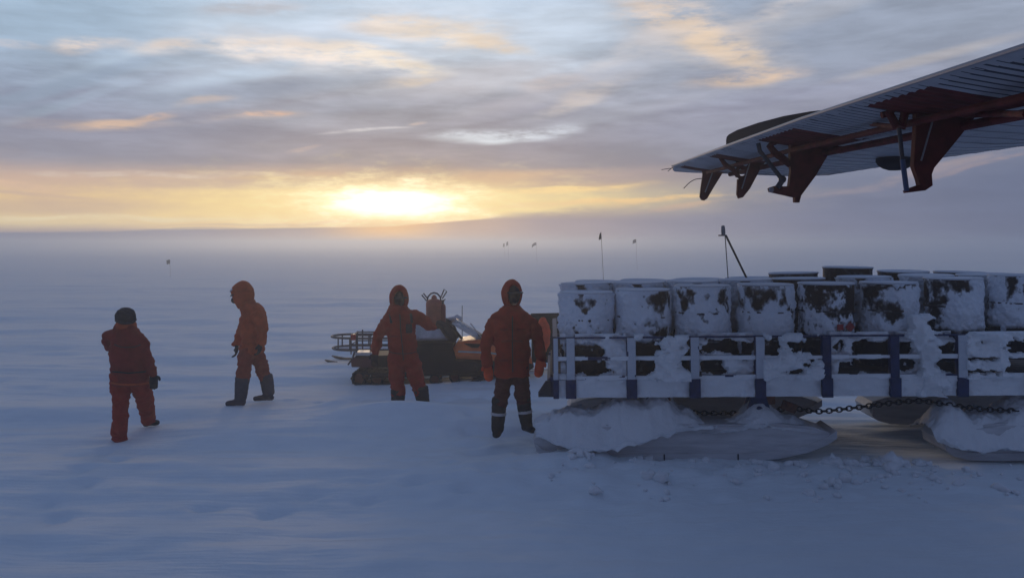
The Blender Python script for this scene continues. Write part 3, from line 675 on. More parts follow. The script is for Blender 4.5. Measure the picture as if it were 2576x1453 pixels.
# ---- drums
DRUM_M = material("weathered_drum_paint", (0.020,0.013,0.012), 0.6, 0.0, 0.5, 5, spec=0.2)
def frost_on_drum():
    t = NT.__new__(NT); t.t = DRUM_M.node_tree; b = [n for n in t.t.nodes if n.type == 'BSDF_PRINCIPLED'][0]; src = b.inputs['Base Color'].links[0].from_socket
    co = t.n('ShaderNodeTexCoord').outputs['Object']; oi = t.n('ShaderNodeNewGeometry').outputs['Position']
    f = t.m('MULTIPLY', t.rng(t.noise(oi, 5.0, 5, 0.7), .45, .72, 0, .55), t.rng(t.noise(oi, 40.0, 3, 0.7), .35, .65, .4, 1))
    t.put(b.inputs['Base Color'], t.mix(f, src, (.42,.45,.50,1)))
frost_on_drum()
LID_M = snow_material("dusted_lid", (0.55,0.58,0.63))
def drum_meshes():
    m = MB(); Rr, H = .287, .88
    m.lathe([(.26,.006),(Rr-.006,.006),(Rr+.004,0),(Rr+.006,.012),(Rr-.002,.024),(Rr-.002,.275),(Rr+.007,.288),(Rr+.007,.298),(Rr-.002,.311),(Rr-.002,.570),(Rr+.007,.583),(Rr+.007,.593),(Rr-.002,.606),
             (Rr-.002,H-.026),(Rr+.006,H-.014),(Rr+.006,H-.004),(Rr+.001,H),(Rr-.008,H-.003),(Rr-.010,H-.018)], seg=56)
    me = bpy.data.meshes.new("drum_shell"); bmesh.ops.recalc_face_normals(m.bm, faces=m.bm.faces[:]); m.bm.to_mesh(me); m.bm.free()
    l = MB(); l.lathe([(Rr-.012,H-.024),(Rr-.03,H-.020),(.15,H-.017),(.02,H-.016)], seg=48)
    l.lathe([(.04,H-.018),(.04,H-.006),(.034,H-.004),(.01,H-.004)], (.19,.02,0), 14); l.lathe([(.025,H-.018),(.025,H-.008),(.01,H-.007)], (-.2,.03,0), 12)
    ml = bpy.data.meshes.new("drum_lid"); bmesh.ops.recalc_face_normals(l.bm, faces=l.bm.faces[:]); l.bm.to_mesh(ml); l.bm.free()
    r = MB(); r.lathe([(Rr+.003,H-.012),(Rr+.012,H-.006),(Rr+.010,H+.006),(Rr,H+.010),(Rr-.012,H+.004)], seg=56)
    mr = bpy.data.meshes.new("drum_rime"); r.bm.to_mesh(mr); r.bm.free()
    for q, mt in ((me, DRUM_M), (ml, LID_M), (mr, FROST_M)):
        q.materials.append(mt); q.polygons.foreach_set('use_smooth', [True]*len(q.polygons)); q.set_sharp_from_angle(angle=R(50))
    return me, ml, mr
def frost_film_material():
    m = bpy.data.materials.new("snow_and_frost_on_drum"); m.use_nodes = True; t = NT(m.node_tree); b = t.n('ShaderNodeBsdfPrincipled'); o = t.n('ShaderNodeOutputMaterial'); t.put(o.inputs[0], b.outputs[0])
    b.inputs['Roughness'].default_value = .8; b.inputs['Specular IOR Level'].default_value = .15
    at = t.n('ShaderNodeAttribute', attribute_name='frost').outputs['Fac']; pos = t.n('ShaderNodeNewGeometry').outputs['Position']
    g = t.m('MULTIPLY', t.m('SUBTRACT', t.noise(pos, 26.0, 5, .7), .5), .55); g2 = t.m('MULTIPLY', t.m('SUBTRACT', t.noise(t.mapping(pos, sc=(1,1,.25)), 60.0, 3, .7), .5), .25)
    f = t.rng(t.m('ADD', at, t.m('MULTIPLY', t.m('ADD', g, g2), t.rng(at, 1.0, .6))), .08, .95)
    t.put(b.inputs['Base Color'], t.mix(f, (.020,.014,.014,1), (.77,.81,.87,1)))
    h = t.m('ADD', t.m('MULTIPLY', t.noise(pos, 14.0, 5, .6), .02), t.m('MULTIPLY', t.noise(pos, 60.0, 3, .6), .004))
    bn = t.n('ShaderNodeBump'); bn.inputs['Strength'].default_value = .7; bn.inputs['Distance'].default_value = 1.0; t.put(bn.inputs['Height'], h); t.put(b.inputs['Normal'], bn.outputs[0]); return m
FILM_M = frost_film_material()
DM = drum_meshes()
def drum_crust(seed, holes, low=0.5, rough=0.0):
    """snow plastered on the side of a drum that faces us; holes: (u, v, ru, rv) with u across the front, v up the drum"""
    nt, nz = 150, 116; Rr = .287
    th = np.linspace(-math.pi/2-1.75, -math.pi/2+1.75, nt); zz = np.linspace(.02, .872, nz); T, Z = np.meshgrid(th, zz)
    U = np.cos(T); Vv = Z/.88
    wx = .16*fbm(T*3.2, Z*9, None, seed+50, 3); wz = .07*fbm(T*3.2, Z*9, None, seed+90, 3)
    n = fbm(T*2.4, Z*7.5, None, seed, 5, .55); n2 = fbm(T*9, Z*26, None, seed+7, 3); n3 = fbm(T*2.2+Z*7, Z*5-T*2, None, seed+13, 4, .6)
    m = 0.55 + 0.26*n + 0.16*n2 + .22*n3
    for (u, v, ru, rv) in holes:
        q = ((U+wx-u)/ru)**2 + ((Vv+wz-v)/rv)**2
        m = m - 1.05*np.exp(-q*0.9)
    m = m - np.clip((.40-Vv)/.05, 0, 1)*(.9 + .5*fbm(T*3.5, Z*6, None, seed+33, 3) > .45)*1.2
    m = m - rough*np.clip(n2+.2, 0, 1)
    t = .004 + .030*np.clip(m, 0, 1)*(0.7+0.5*n) + .004*n2
    t = np.clip(t*np.clip((m-.05)/.35, .25, 1), .005, .06)
    keepv = m > 0.10
    Rq = Rr + t
    mb = MB(); vs = {}; lay = mb.bm.verts.layers.float.new('frost'); fr = np.clip((m+.55)/.95, 0, 1)**1.3
    def gv(j, i, b=False):
        k = (j, i, b)
        if k not in vs:
            r = Rr+.0035 if b else Rq[j,i]; vs[k] = mb.bm.verts.new((r*math.cos(T[j,i]), r*math.sin(T[j,i]), Z[j,i])); vs[k][lay] = fr[j,i] if b else 1.0
        return vs[k]
    cnt = keepv[:-1,:-1].astype(int)+keepv[1:,:-1]+keepv[:-1,1:]+keepv[1:,1:]; keep = cnt >= 3
    for j in range(nz-1):
        for i in range(nt-1):
            if not keep[j,i]:
                mb.bm.faces.new((gv(j,i,True), gv(j,i+1,True), gv(j+1,i+1,True), gv(j+1,i,True))); continue
            mb.bm.faces.new((gv(j,i), gv(j,i+1), gv(j+1,i+1), gv(j+1,i)))
            for (dj, di, a, b) in ((-1,0,(j,i),(j,i+1)), (1,0,(j+1,i+1),(j+1,i)), (0,-1,(j+1,i),(j,i)), (0,1,(j,i+1),(j+1,i+1))):
                jj, ii = j+dj, i+di
                if not (0 <= jj < nz-1 and 0 <= ii < nt-1) or not keep[jj,ii]:
                    mb.bm.faces.new((gv(*a), gv(*a, True), gv(*b, True), gv(*b)))
    return mb
def drum(loc, label, crust=None, rotz=0.0, tilt=(0,0)):
    r = empty("fuel_drum", loc, label, "drum", "fuel drums standing on the sledge"); r.rotation_euler = (tilt[0], tilt[1], rotz)
    kids = []
    for nm, me in (("shell", DM[0]), ("lid", DM[1]), ("rime_ring", DM[2])):
        o = bpy.data.objects.new(nm, me); COL.objects.link(o); o.parent = r; kids.append(o)
    if crust is not None: crust.build("snow_crust", FILM_M, r, 180)
    return r
FR = [ # px left, px right, top row of pixels, label, holes, low, rough
 (1406,1545,738,"snow plastered drum at the left end of the front row beside the end post", [(.05,.92,.62,.07),(-.12,.77,.22,.05),(.3,.55,.16,.10),(-.35,.55,.12,.05)], .35, .1),
 (1545,1692,731,"drum with a large dark bare patch on its upper right shoulder", [(.50,.88,.42,.13),(.25,.50,.25,.07),(-.4,.60,.2,.03),(.75,.42,.25,.10)], .35, .1),
 (1692,1843,721,"almost fully white drum with a small dark streak near its top right corner", [(.62,.90,.30,.09),(.8,.74,.14,.06),(-.75,.86,.2,.14),(.2,.68,.2,.02)], .55, .0),
 (1850,2003,718,"drum whose upper left half is bare and dark above smooth snow", [(-.45,.86,.45,.16),(.45,.86,.22,.12),(.72,.72,.1,.06)], .5, .1),
 (2003,2155,715,"patchy dark drum with a red square and a red diamond hazard label", [(-.6,.86,.35,.12),(.1,.95,.75,.06),(.2,.68,.5,.08),(.75,.84,.3,.12),(.95,.6,.2,.3)], .2, .7),
 (2155,2318,713,"drum with a jagged dark hole in the middle of its snow", [(-.2,.68,.36,.11),(-.8,.86,.25,.14),(-.3,.57,.12,.04),(.1,.96,.7,.03)], .75, .1),
 (2318,2480,702,"broad smooth white drum with a dark band under its rim, above the bulging snow drift", [(-.3,.93,.7,.08),(-.9,.6,.2,.3)], .4, .0),
 (2482,2646,694,"drum at the right edge of the picture with dark vertical scrapes in its snow", [(-.75,.88,.18,.14),(-.2,.86,.13,.12),(-.35,.75,.1,.05)], .6, .2),
]
REAR_CRUST = None
def build_drums():
    global REAR_CRUST
    for i, (a, b, yt, lab, holes, low, rough) in enumerate(FR):
        c = sl_of((a+b)/2, 780, .36); w = SM_ @ V((c.x, .36, 1.0))
        d = w.y - .29; z = CAMZ - (yt-HY)*d/FPX - .88
        x = ((a+b)/2 - CX)*(w.y-.02)/FPX
        r = drum((x, w.y, z), lab, drum_crust(100+i*7, holes, low, rough))
        if i == 4:                                   # hazard labels, curved onto the drum
            red = material("hazard_label_red", (0.34,0.035,0.03), 0.6)
            def lab_patch(u0, v0, pts):
                m = MB(); vs = []
                for du, dv in pts:
                    th = -math.pi/2 + math.asin(max(-1, min(1, u0+du))); rr = .287+.058
                    vs.append(m.bm.verts.new((rr*math.cos(th), rr*math.sin(th), v0+dv)))
                f = m.bm.faces.new(vs); e = bmesh.ops.extrude_face_region(m.bm, geom=[f])
                for v in e['geom']:
                    if isinstance(v, bmesh.types.BMVert): v.co.x *= .93; v.co.y *= .93
                m.build("hazard_label", red, r)
            lab_patch(.10, .43, [(-.09,-.028),(.09,-.028),(.09,.03),(-.09,.03)])
            lab_patch(.45, .43, [(0,-.052),(.16,0),(.0,.052),(-.16,0)])
    # rows behind: only their rims and shoulders show
    rows = [
     (10.28, [(1478,"second row drum behind the leftmost front drum, thin snowy rim"),(1607,"second row drum behind the drum with the bare shoulder"),(1742,"second row drum just behind the almost white front drum"),
              (1880,"second row drum under the leaning mast"),(2012,"low dark drum half hidden behind the hazard labels"),(2175,"second row drum with a pale lid behind the jagged hole drum"),(2330,"second row drum behind the smooth white drum"),(2480,"second row drum near the right edge")],
             [712,709,706,703,700,696,692,690]),
     (10.90, [(1505,"third row drum, pale rim above the leftmost two"),(1620,"third row drum with a dark rim above the second front drum"),(1760,"third row drum left of the leaning mast"),
              (1890,"third row drum at the foot of the leaning mast"),(2000,"dark sided drum standing higher than its row, left of the highest one"),(2130,"highest drum, dark sided with a pale ring lid"),(2270,"third row drum right of the highest one, thin pale lid"),(2410,"third row drum toward the right edge")],
             [708,705,702,699,686,672,682,684]),
    ]
    for d, items, tops in rows:
        for k, ((px, lab), yt) in enumerate(zip(items, tops)):
            dd = d - 0.045*(px-1288)*d/FPX
            z = CAMZ - (yt-HY)*(dd)/FPX - .88
            r_ = drum(((px-CX)*dd/FPX, dd, z), lab, None, rotz=k*1.3, tilt=(R(random.uniform(-1.2,1.2)), R(random.uniform(-1.5,1.5))))
            if yt < 690 or k == 4: continue
            if REAR_CRUST is None: REAR_CRUST = [drum_crust(900+q*5, [(.3*q-.2,.9,.25,.06)], .3, .1).build('snow_crust', FILM_M, r_, 180).data for q in range(1)]; continue
            o = bpy.data.objects.new('snow_crust', REAR_CRUST[0]); COL.objects.link(o); o.parent = r_; o.rotation_euler = (0,0,-k*1.3 + .3*math.sin(k*5+d))
build_drums()

# ---- snow heaped on the ski hulls and packed against the rack
def snow_heap(label, fn, x0, x1, y0, y1, nx, ny, name="snow_heap"):
    xs = np.linspace(x0, x1, nx); ys = np.linspace(y0, y1, ny); X, Y = np.meshgrid(xs, ys); Z = fn(X, Y)
    m = MB(); m.grid([[V((X[j,i], Y[j,i], Z[j,i])) for i in range(nx)] for j in range(ny)])
    rim = [e for e in m.bm.edges if e.is_boundary]
    o = m.build(name, SNOW, None, 180); add_props(o, label, "snow"); return o
def heap_fn(peaks, base, edge, yspill=None):
    def f(X, Y):
        z = np.full_like(X, base)
        for (cx, cy, rx, ry, h) in peaks: z = np.maximum(z, base + h*np.exp(-(((X-cx)/rx)**2) - ((Y-cy)/ry)**2)) + 0.25*h*np.exp(-(((X-cx)/(rx*1.4))**2) - ((Y-cy)/(ry*1.3))**2)
        n = fbm(X/.30, Y/.22, None, 77, 3); n2 = np.abs(fbm(X/.075, Y/.065, None, 79, 3)); z = z + (.030*n + .026*n2)*np.clip((z-base)/.08, 0, 1)
        if yspill is not None:
            q = np.clip((yspill+.03*fbm(X/.2, X*0, None, 5, 3)-Y)/.16, 0, 1); z = z - q*(z-.185-.04*fbm(X/.15, Y/.1, None, 6, 3)-.10*np.clip(1-(X-X.min())/.35, 0, 1)-edge*np.clip((X-X.min())/(X.max()-X.min())-.45, 0, 1))
        return z
    return f
def S(x, y, z): return SM_ @ V((x, y, z))
def build_heaps():
    p = S(SX1+.25, .2, .36); xa = S(SX1, 0, 0).x
    y0 = S(SX1+1.0, .24, 0).y
    snow_heap("heap of blown snow on the near ski hull under the left end of the sledge",
        heap_fn([(xa+.42, y0-.05, .36, .34, .16),(xa+.95, y0-.05, .42, .36, .25),(xa+1.32, y0+.02, .26, .30, .36),(xa+1.62, y0, .24, .3, .20),(xa+.15, y0-.08, .22, .32, .03)], .27, .42, y0-.20),
        xa+.02, xa+1.9, y0-.46, y0+.50, 130, 84)
    xb = S(SX1+SKL*.76, 0, 0).x; yb = S(SX1+SKL*.76, .24, 0).y
    snow_heap("small cone of snow on the near ski hull beside the rusty bracket under the chain",
        heap_fn([(xb+.02, yb, .22, .24, .24),(xb-.25, yb-.02, .25, .22, .08),(xb+.3, yb, .22, .22, .10)], .30, 0), xb-.65, xb+.60, yb-.30, yb+.30, 70, 40)
    xc = S(SX2, 0, 0).x; yc = S(SX2+.5, .24, 0).y
    snow_heap("crumbly heap of snow on the rear ski hull at the right edge of the picture",
        heap_fn([(xc+.15, yc-.04, .20, .30, .26),(xc+.50, yc, .30, .32, .22),(xc+.95, yc, .45, .34, .36),(xc+.02, yc-.1, .14, .2, .18)], .24, .0, yc-.22), xc-.10, xc+1.6, yc-.47, yc+.45, 120, 76)
build_heaps()

# ---- tow chain
CHAIN_M = material("dark_chain_steel", (0.035,0.028,0.026), 0.5, 0.7, 0.3, 20)
def build_chain():
    pts = [W(1695,1030,9.75), W(1760,1038,9.72), W(1850,1038,9.7), W(1950,1030,9.62), W(2000,1027,9.5), W(2060,1034,9.35), W(2150,1025,9.30), W(2250,1012,9.28), W(2320,1008,9.26), W(2400,1020,9.22), W(2480,1029,9.2), W(2600,1034,9.15)]
    path = catmull(pts, 40); L = [0]
    for a, b in zip(path[:-1], path[1:]): L.append(L[-1]+(b-a).length)
    def at(s):
        k = min(max(np.searchsorted(L, s)-1, 0), len(path)-2); t = (s-L[k])/max(1e-9, L[k+1]-L[k]); return path[k].lerp(path[k+1], t), (path[k+1]-path[k]).normalized()
    m = MB(); pitch = .052; n = int(L[-1]/pitch)
    for i in range(n):
        c, t = at((i+.5)*pitch); u = V((0,0,1)); u = (u - t*u.dot(t)).normalized(); w = t.cross(u)
        side = u if i % 2 == 0 else w
        ring = []
        for k in range(13):
            a = 2*math.pi*k/12; ring.append(c + t*(.034*math.cos(a)*(1.0)) + side*(.024*math.sin(a)))
        m.tube(ring, .0085, 6)
    r = m.build("tow_chain", CHAIN_M, None, 180); add_props(r, "dark steel chain slung beneath the freight sledge above the near ski hull", "chain")
    m = MB(); c = W(1985,1022,9.45)
    m.box(c, (.16,.06,.10), rot=Matrix.Rotation(R(20), 3, 'Y'), bevel=.01); m.shift(-SL0)
    o = m.build("chain_bracket", RUST_M, sledge); o.matrix_parent_inverse = Matrix(); o.matrix_basis = SMi @ Matrix.Translation(SL0)
build_chain()

# ---- lumps of broken snow in front of the skis
def build_clods():
    rnd = random.Random(11); m = MB()
    spots = []
    for k in range(130):
        x = rnd.uniform(.3, 5.6); y = rnd.gauss(8.55, .32) - .04*x
        s = abs(rnd.gauss(0, .022)) + .010
        spots.append((x, y, s))
    for (cx_, n, s0) in ((1460,10,.05),(1890,9,.055),(2085,16,.06),(2110,8,.08),(2210,18,.07),(2240,10,.09),(2310,8,.05),(1990,6,.05),(1560,5,.035)):
        for k in range(n):
            p = W(cx_ + rnd.gauss(0, 22), 1165, 9.02); spots.append((p.x, p.y - rnd.uniform(0,.15), s0*rnd.uniform(.35, 1)))
    for (x, y, s) in spots:
        g = m.ball((0,0,0), (s*rnd.uniform(.9,1.5), s*rnd.uniform(.8,1.2), s*rnd.uniform(.6,.95)), sub=2)
        sd = rnd.randint(0, 9999); P = np.array([v.co[:] for v in g]); nn = fbm(P[:,0]/s*1.1+sd, P[:,1]/s*1.1, P[:,2]/s*1.1, 3, 3)
        rot = Matrix.Rotation(rnd.uniform(0, 6.28), 3, 'Z'); z = float(gz(x, y))
        for v, q in zip(g, nn): v.co = rot @ (v.co*(1+.55*float(q))) + V((x, y, z + s*.35))
    o = m.build("snow_clods", SNOW, None, 180); o['kind'] = 'stuff'
    add_props(o, "loose lumps of broken snow scattered in front of the ski hulls")
build_clods()

# ------------------------------------------------------------------ people
def fabric(name, c, var=.18):
    return material(name, c, 0.88, 0.0, var, 9.0, 0.004, 55.0, 0.15)
SUIT_O = fabric("orange_suit_fabric", (0.46,0.075,0.022)); SUIT_R = fabric("red_suit_fabric", (0.33,0.026,0.013)); SUIT_D = fabric("dark_red_suit_fabric", (0.24,0.022,0.018))
SUIT_B = fabric("bright_orange_fabric", (0.78,0.10,0.035))
TROUSER_D = fabric("dark_trouser_fabric", (0.085,0.016,0.018)); TROUSER_R = fabric("rust_trouser_fabric", (0.30,0.048,0.026))
BOOT_M = material("black_boot_leather", (0.020,0.020,0.024), 0.7, 0, .3, 12, .003, 40, .2); BOOT_G = material("grey_felt_boot", (0.055,0.055,0.075), 0.9, 0, .2, 12, .003, 40, .1)
GLOVE_M = material("black_glove_fabric", (0.018,0.019,0.026), 0.85, 0, .3, 14, .002, 60, .15)
MASK_M = material("black_face_mask", (0.030,0.028,0.032), 0.9, 0, .2, 20, .002, 60, .1); SKIN_M = material("weathered_skin", (0.36,0.20,0.14), 0.6, 0, .1, 20)
GOGGLE_M = material("goggle_lens", (0.02,0.018,0.02), 0.15, 0, 0, spec=.6); HAT_M = material("dark_knit_hat", (0.022,0.024,0.034), 0.95, 0, .35, 25, .004, 80, .1)
BAND_M = material("pale_reflective_band", (0.55,0.52,0.52), 0.5); POCKET_M = material("dark_radio_pouch", (0.035,0.022,0.022), 0.8, 0, .2, 20)

def solid(name, tubes, mat, parent, voxel=.014, smooth=4, wrinkle=.006, wscale=7.0, seed=0, balls=(), label=None):
    """joins overlapping tapered limbs into ONE continuous skin: voxel remesh, relax, then soft folds"""
    m = MB()
    for t in tubes:
        pts, rx = t[0], t[1]; ry = t[2] if len(t) > 2 else None; side = t[3] if len(t) > 3 else None
        k = 4; P = catmull(pts, k)
        def up(a): return None if a is None else [float(v) for v in np.interp(np.linspace(0, len(pts)-1, len(P)), range(len(pts)), a)]
        m.tube(P, up(rx), 14, True, up(ry), side, True, .45 if ry is None or max(ry) < .105 else .10)
    for b in balls: m.ball(b[0], b[1], b[2] if len(b) > 2 else None, 3)
    bmesh.ops.recalc_face_normals(m.bm, faces=m.bm.faces[:])
    me = bpy.data.meshes.new(name); m.bm.to_mesh(me); m.bm.free()
    o = bpy.data.objects.new(name, me); COL.objects.link(o)
    rm = o.modifiers.new("remesh", 'REMESH'); rm.mode = 'VOXEL'; rm.voxel_size = voxel; rm.use_smooth_shade = True
    if smooth:
        sm = o.modifiers.new("relax", 'SMOOTH'); sm.factor = 0.5; sm.iterations = smooth
    dg = bpy.context.evaluated_depsgraph_get(); me2 = bpy.data.meshes.new_from_object(o.evaluated_get(dg)); bpy.data.objects.remove(o); bpy.data.meshes.remove(me)
    n = len(me2.vertices); co = np.empty(n*3, np.float32); me2.vertices.foreach_get('co', co); co = co.reshape(-1, 3)
    if wrinkle > 0 and n:
        no = np.empty(n*3, np.float32); me2.vertices.foreach_get('normal', no); no = no.reshape(-1, 3)
        w = fbm(co[:,0]*wscale*.7, co[:,1]*wscale*.7, co[:,2]*wscale*1.5, seed, 3); w2 = 1-np.abs(vnoise(co[:,0]*wscale*1.3+9, co[:,1]*wscale*1.3, co[:,2]*wscale*2.4, seed+5))*2
        w3 = 1-np.abs(vnoise(co[:,0]*wscale*.9+co[:,2]*wscale*1.6+3, co[:,1]*wscale*.8, co[:,2]*wscale*1.1-co[:,0]*wscale*1.2, seed+11))*2
        co = co + no*(wrinkle*(w + .55*w2 + .6*w3 - .5))[:, None]; me2.vertices.foreach_set('co', co.ravel().astype(np.float32)); me2.update()
    me2.name = name
    return link(name, me2, mat, parent, 180, label)

def hood_mesh(name, c, rad, face, open_w, open_h, mat, parent, up=(0,0,1), peak=.0, lip=.02, seed=0, label=None):
    """hood with a real opening on the side `face` looks to; the cloth has thickness and a rolled lip"""
    f = V(face).normalized(); r = f.cross(V(up)).normalized(); u = r.cross(f)
    nphi, na = 40, 18; m = MB(); rings = []
    def P(al, ph, k=1.0):
        d = f*math.cos(al) + (r*math.cos(ph) + u*math.sin(ph))*math.sin(al)
        p = V((d.x*rad[0], d.y*rad[1], d.z*rad[2]))*k
        if d.z > 0: p += f*peak*d.z*max(0, math.cos(al)+.2)
        return V(c) + p
    def a0(ph): return math.atan(1/math.sqrt((math.cos(ph)/math.tan(open_w))**2 + (math.sin(ph)/math.tan(open_h))**2)) if True else 0
    for k, da in ((.80,-.02),(.86,-.05),(.97,-.06),(1.03,-.03)): rings.append([P(a0(2*math.pi*i/nphi)+da, 2*math.pi*i/nphi, k) for i in range(nphi)])
    def a0s(ph): return a0(ph)
    for q in range(na):
        t = q/(na-1); rings.append([P(a0(2*math.pi*i/nphi)*(1-t) + (math.pi-.02)*t, 2*math.pi*i/nphi) for i in range(nphi)])
    m.loft(rings, True, False); m.bm.faces.new([v for v in m.bm.verts[-nphi:]] if False else [])if False else None
    bmesh.ops.recalc_face_normals(m.bm, faces=m.bm.faces[:])
    me = bpy.data.meshes.new(name); m.bm.to_mesh(me); m.bm.free(); n = len(me.vertices); co = np.empty(n*3, np.float32); me.vertices.foreach_get('co', co); co = co.reshape(-1,3)
    w = fbm(co[:,0]*9, co[:,1]*9, co[:,2]*12, seed, 3); cc = np.array(c); d = co - cc; co = cc + d*(1 + .035*w)[:,None]; me.vertices.foreach_set('co', co.ravel().astype(np.float32)); me.update()
    return link(name, me, mat, parent, 180, label)

def glove(name, wrist, palm_dir, palm_normal, mat, parent, size=1.0, curl=.5, thumb_side=1, mitten=False, label=None):
    """palm, four unequal bent fingers and a thumb leaving the side of the palm"""
    d = V(palm_dir).normalized(); n = V(palm_normal); n = (n - d*n.dot(d)).normalized(); s = d.cross(n)*thumb_side
    w = V(wrist); L = .10*size; tubes = []
    tubes.append(([w - d*.03, w + d*.02, w + d*L*.6, w + d*L], [.034*size,.036*size,.045*size,.044*size], [.030*size,.026*size,.024*size,.021*size], s))
    if mitten:
        tubes.append(([w + d*L*.7, w + d*L*1.2 + n*.012, w + d*L*1.55 + n*.035, w + d*L*1.7 + n*.05], [.050*size,.050*size,.044*size,.030*size], [.030*size,.030*size,.026*size,.02*size], s))
        fingers = []
    else:
        for k, (off, ln) in enumerate(((.030,.070),(.010,.080),(-.011,.074),(-.030,.058))):
            b = w + d*L + s*off*size; ln *= size; c1, c2 = curl*.7, curl*1.5
            p1 = b + (d*math.cos(c1*.5) + n*math.sin(c1*.5))*ln*.42; p2 = p1 + (d*math.cos(c1+.2) + n*math.sin(c1+.2))*ln*.34; p3 = p2 + (d*math.cos(c2) + n*math.sin(c2))*ln*.30
            tubes.append(([b - d*.02, b, p1, p2, p3], [.0115*size,.0115*size,.011*size,.010*size,.008*size]))
    tb = w + d*L*.30 + s*.034*size
    tubes.append(([tb - s*.015, tb + s*.016 + d*.012, tb + s*.032 + d*.034 + n*.012, tb + s*.034 + d*.058 + n*.026], [.015*size,.0145*size,.013*size,.010*size]))
    return solid(name, tubes, mat, parent, .0055, 2, .0015, 22, label=label)

class Person:
    def __init__(s, d, px0, py0, label):
        s.d = d; p = W(px0, py0, d); p.z -= .02; s.root = empty("person", p, label, "person", "people in orange and red suits on the snow"); s.o = p
    def J(s, px, py, dy=0.0): return W(px, py, s.d+dy) - s.o
    def px(s, n): return n*s.d/FPX                   # pixels to metres at this depth

def head_body(P, c, face, torso, limbs, hr=(.075,.092,.112)):
    """the body itself, one continuous mesh: head with brow, nose, lips and chin, neck, trunk and limbs under the clothes"""
    f = V(face).normalized(); r = f.cross(V((0,0,1))).normalized(); u = r.cross(f); c = V(c)
    rot = Matrix((r, -f, u)).transposed().to_4x4() if False else Matrix(((r.x, f.x, u.x, 0),(r.y, f.y, u.y, 0),(r.z, f.z, u.z, 0),(0,0,0,1)))
    balls = [(c, hr, rot), (c + u*-.055 + f*.030, (.052,.055,.060), rot), (c + f*.088 - u*.012, (.012,.018,.024), rot), (c + f*.080 + u*.022, (.055,.016,.012), rot),
             (c + f*.084 - u*.052, (.024,.012,.009), rot), (c + f*.074 - u*.085, (.024,.022,.018), rot), (c + r*.076 - u*.01, (.010,.020,.030), rot), (c - r*.076 - u*.01, (.010,.020,.030), rot)]
    tubes = [([c - u*.06, torso[0]], [.056,.062])] + [(torso, [.09]*len(torso), [.07]*len(torso), (1,0,0))] + limbs
    return solid("body", tubes, SKIN_M, P.root, .012, 2, 0.0, balls=balls)

def boot(P, knee, ankle, toe, r_top, r_ank, foot_w, mat, label=None, sole=True):
    knee, ankle, toe = V(knee), V(ankle), V(toe); fd = toe-ankle; fd = V((fd.x, fd.y, 0)).normalized()
    heel = ankle - fd*.055; tubes = [([knee, knee.lerp(ankle, .5), ankle], [r_top, (r_top*.62+r_ank*.38), r_ank]),
        ([V((heel.x, heel.y, toe.z+.03)), V((ankle.x, ankle.y, toe.z+.045)), V((toe.x, toe.y, toe.z+.032)) - fd*.07, V((toe.x, toe.y, toe.z+.026)) - fd*.02], [foot_w*.86,foot_w*.95,foot_w,foot_w*.86], [.036,.050,.040,.030], fd.cross(V((0,0,1))))]
    o = solid("boot", tubes, mat, P.root, .011, 3, .003, 12, label=label)
    return o

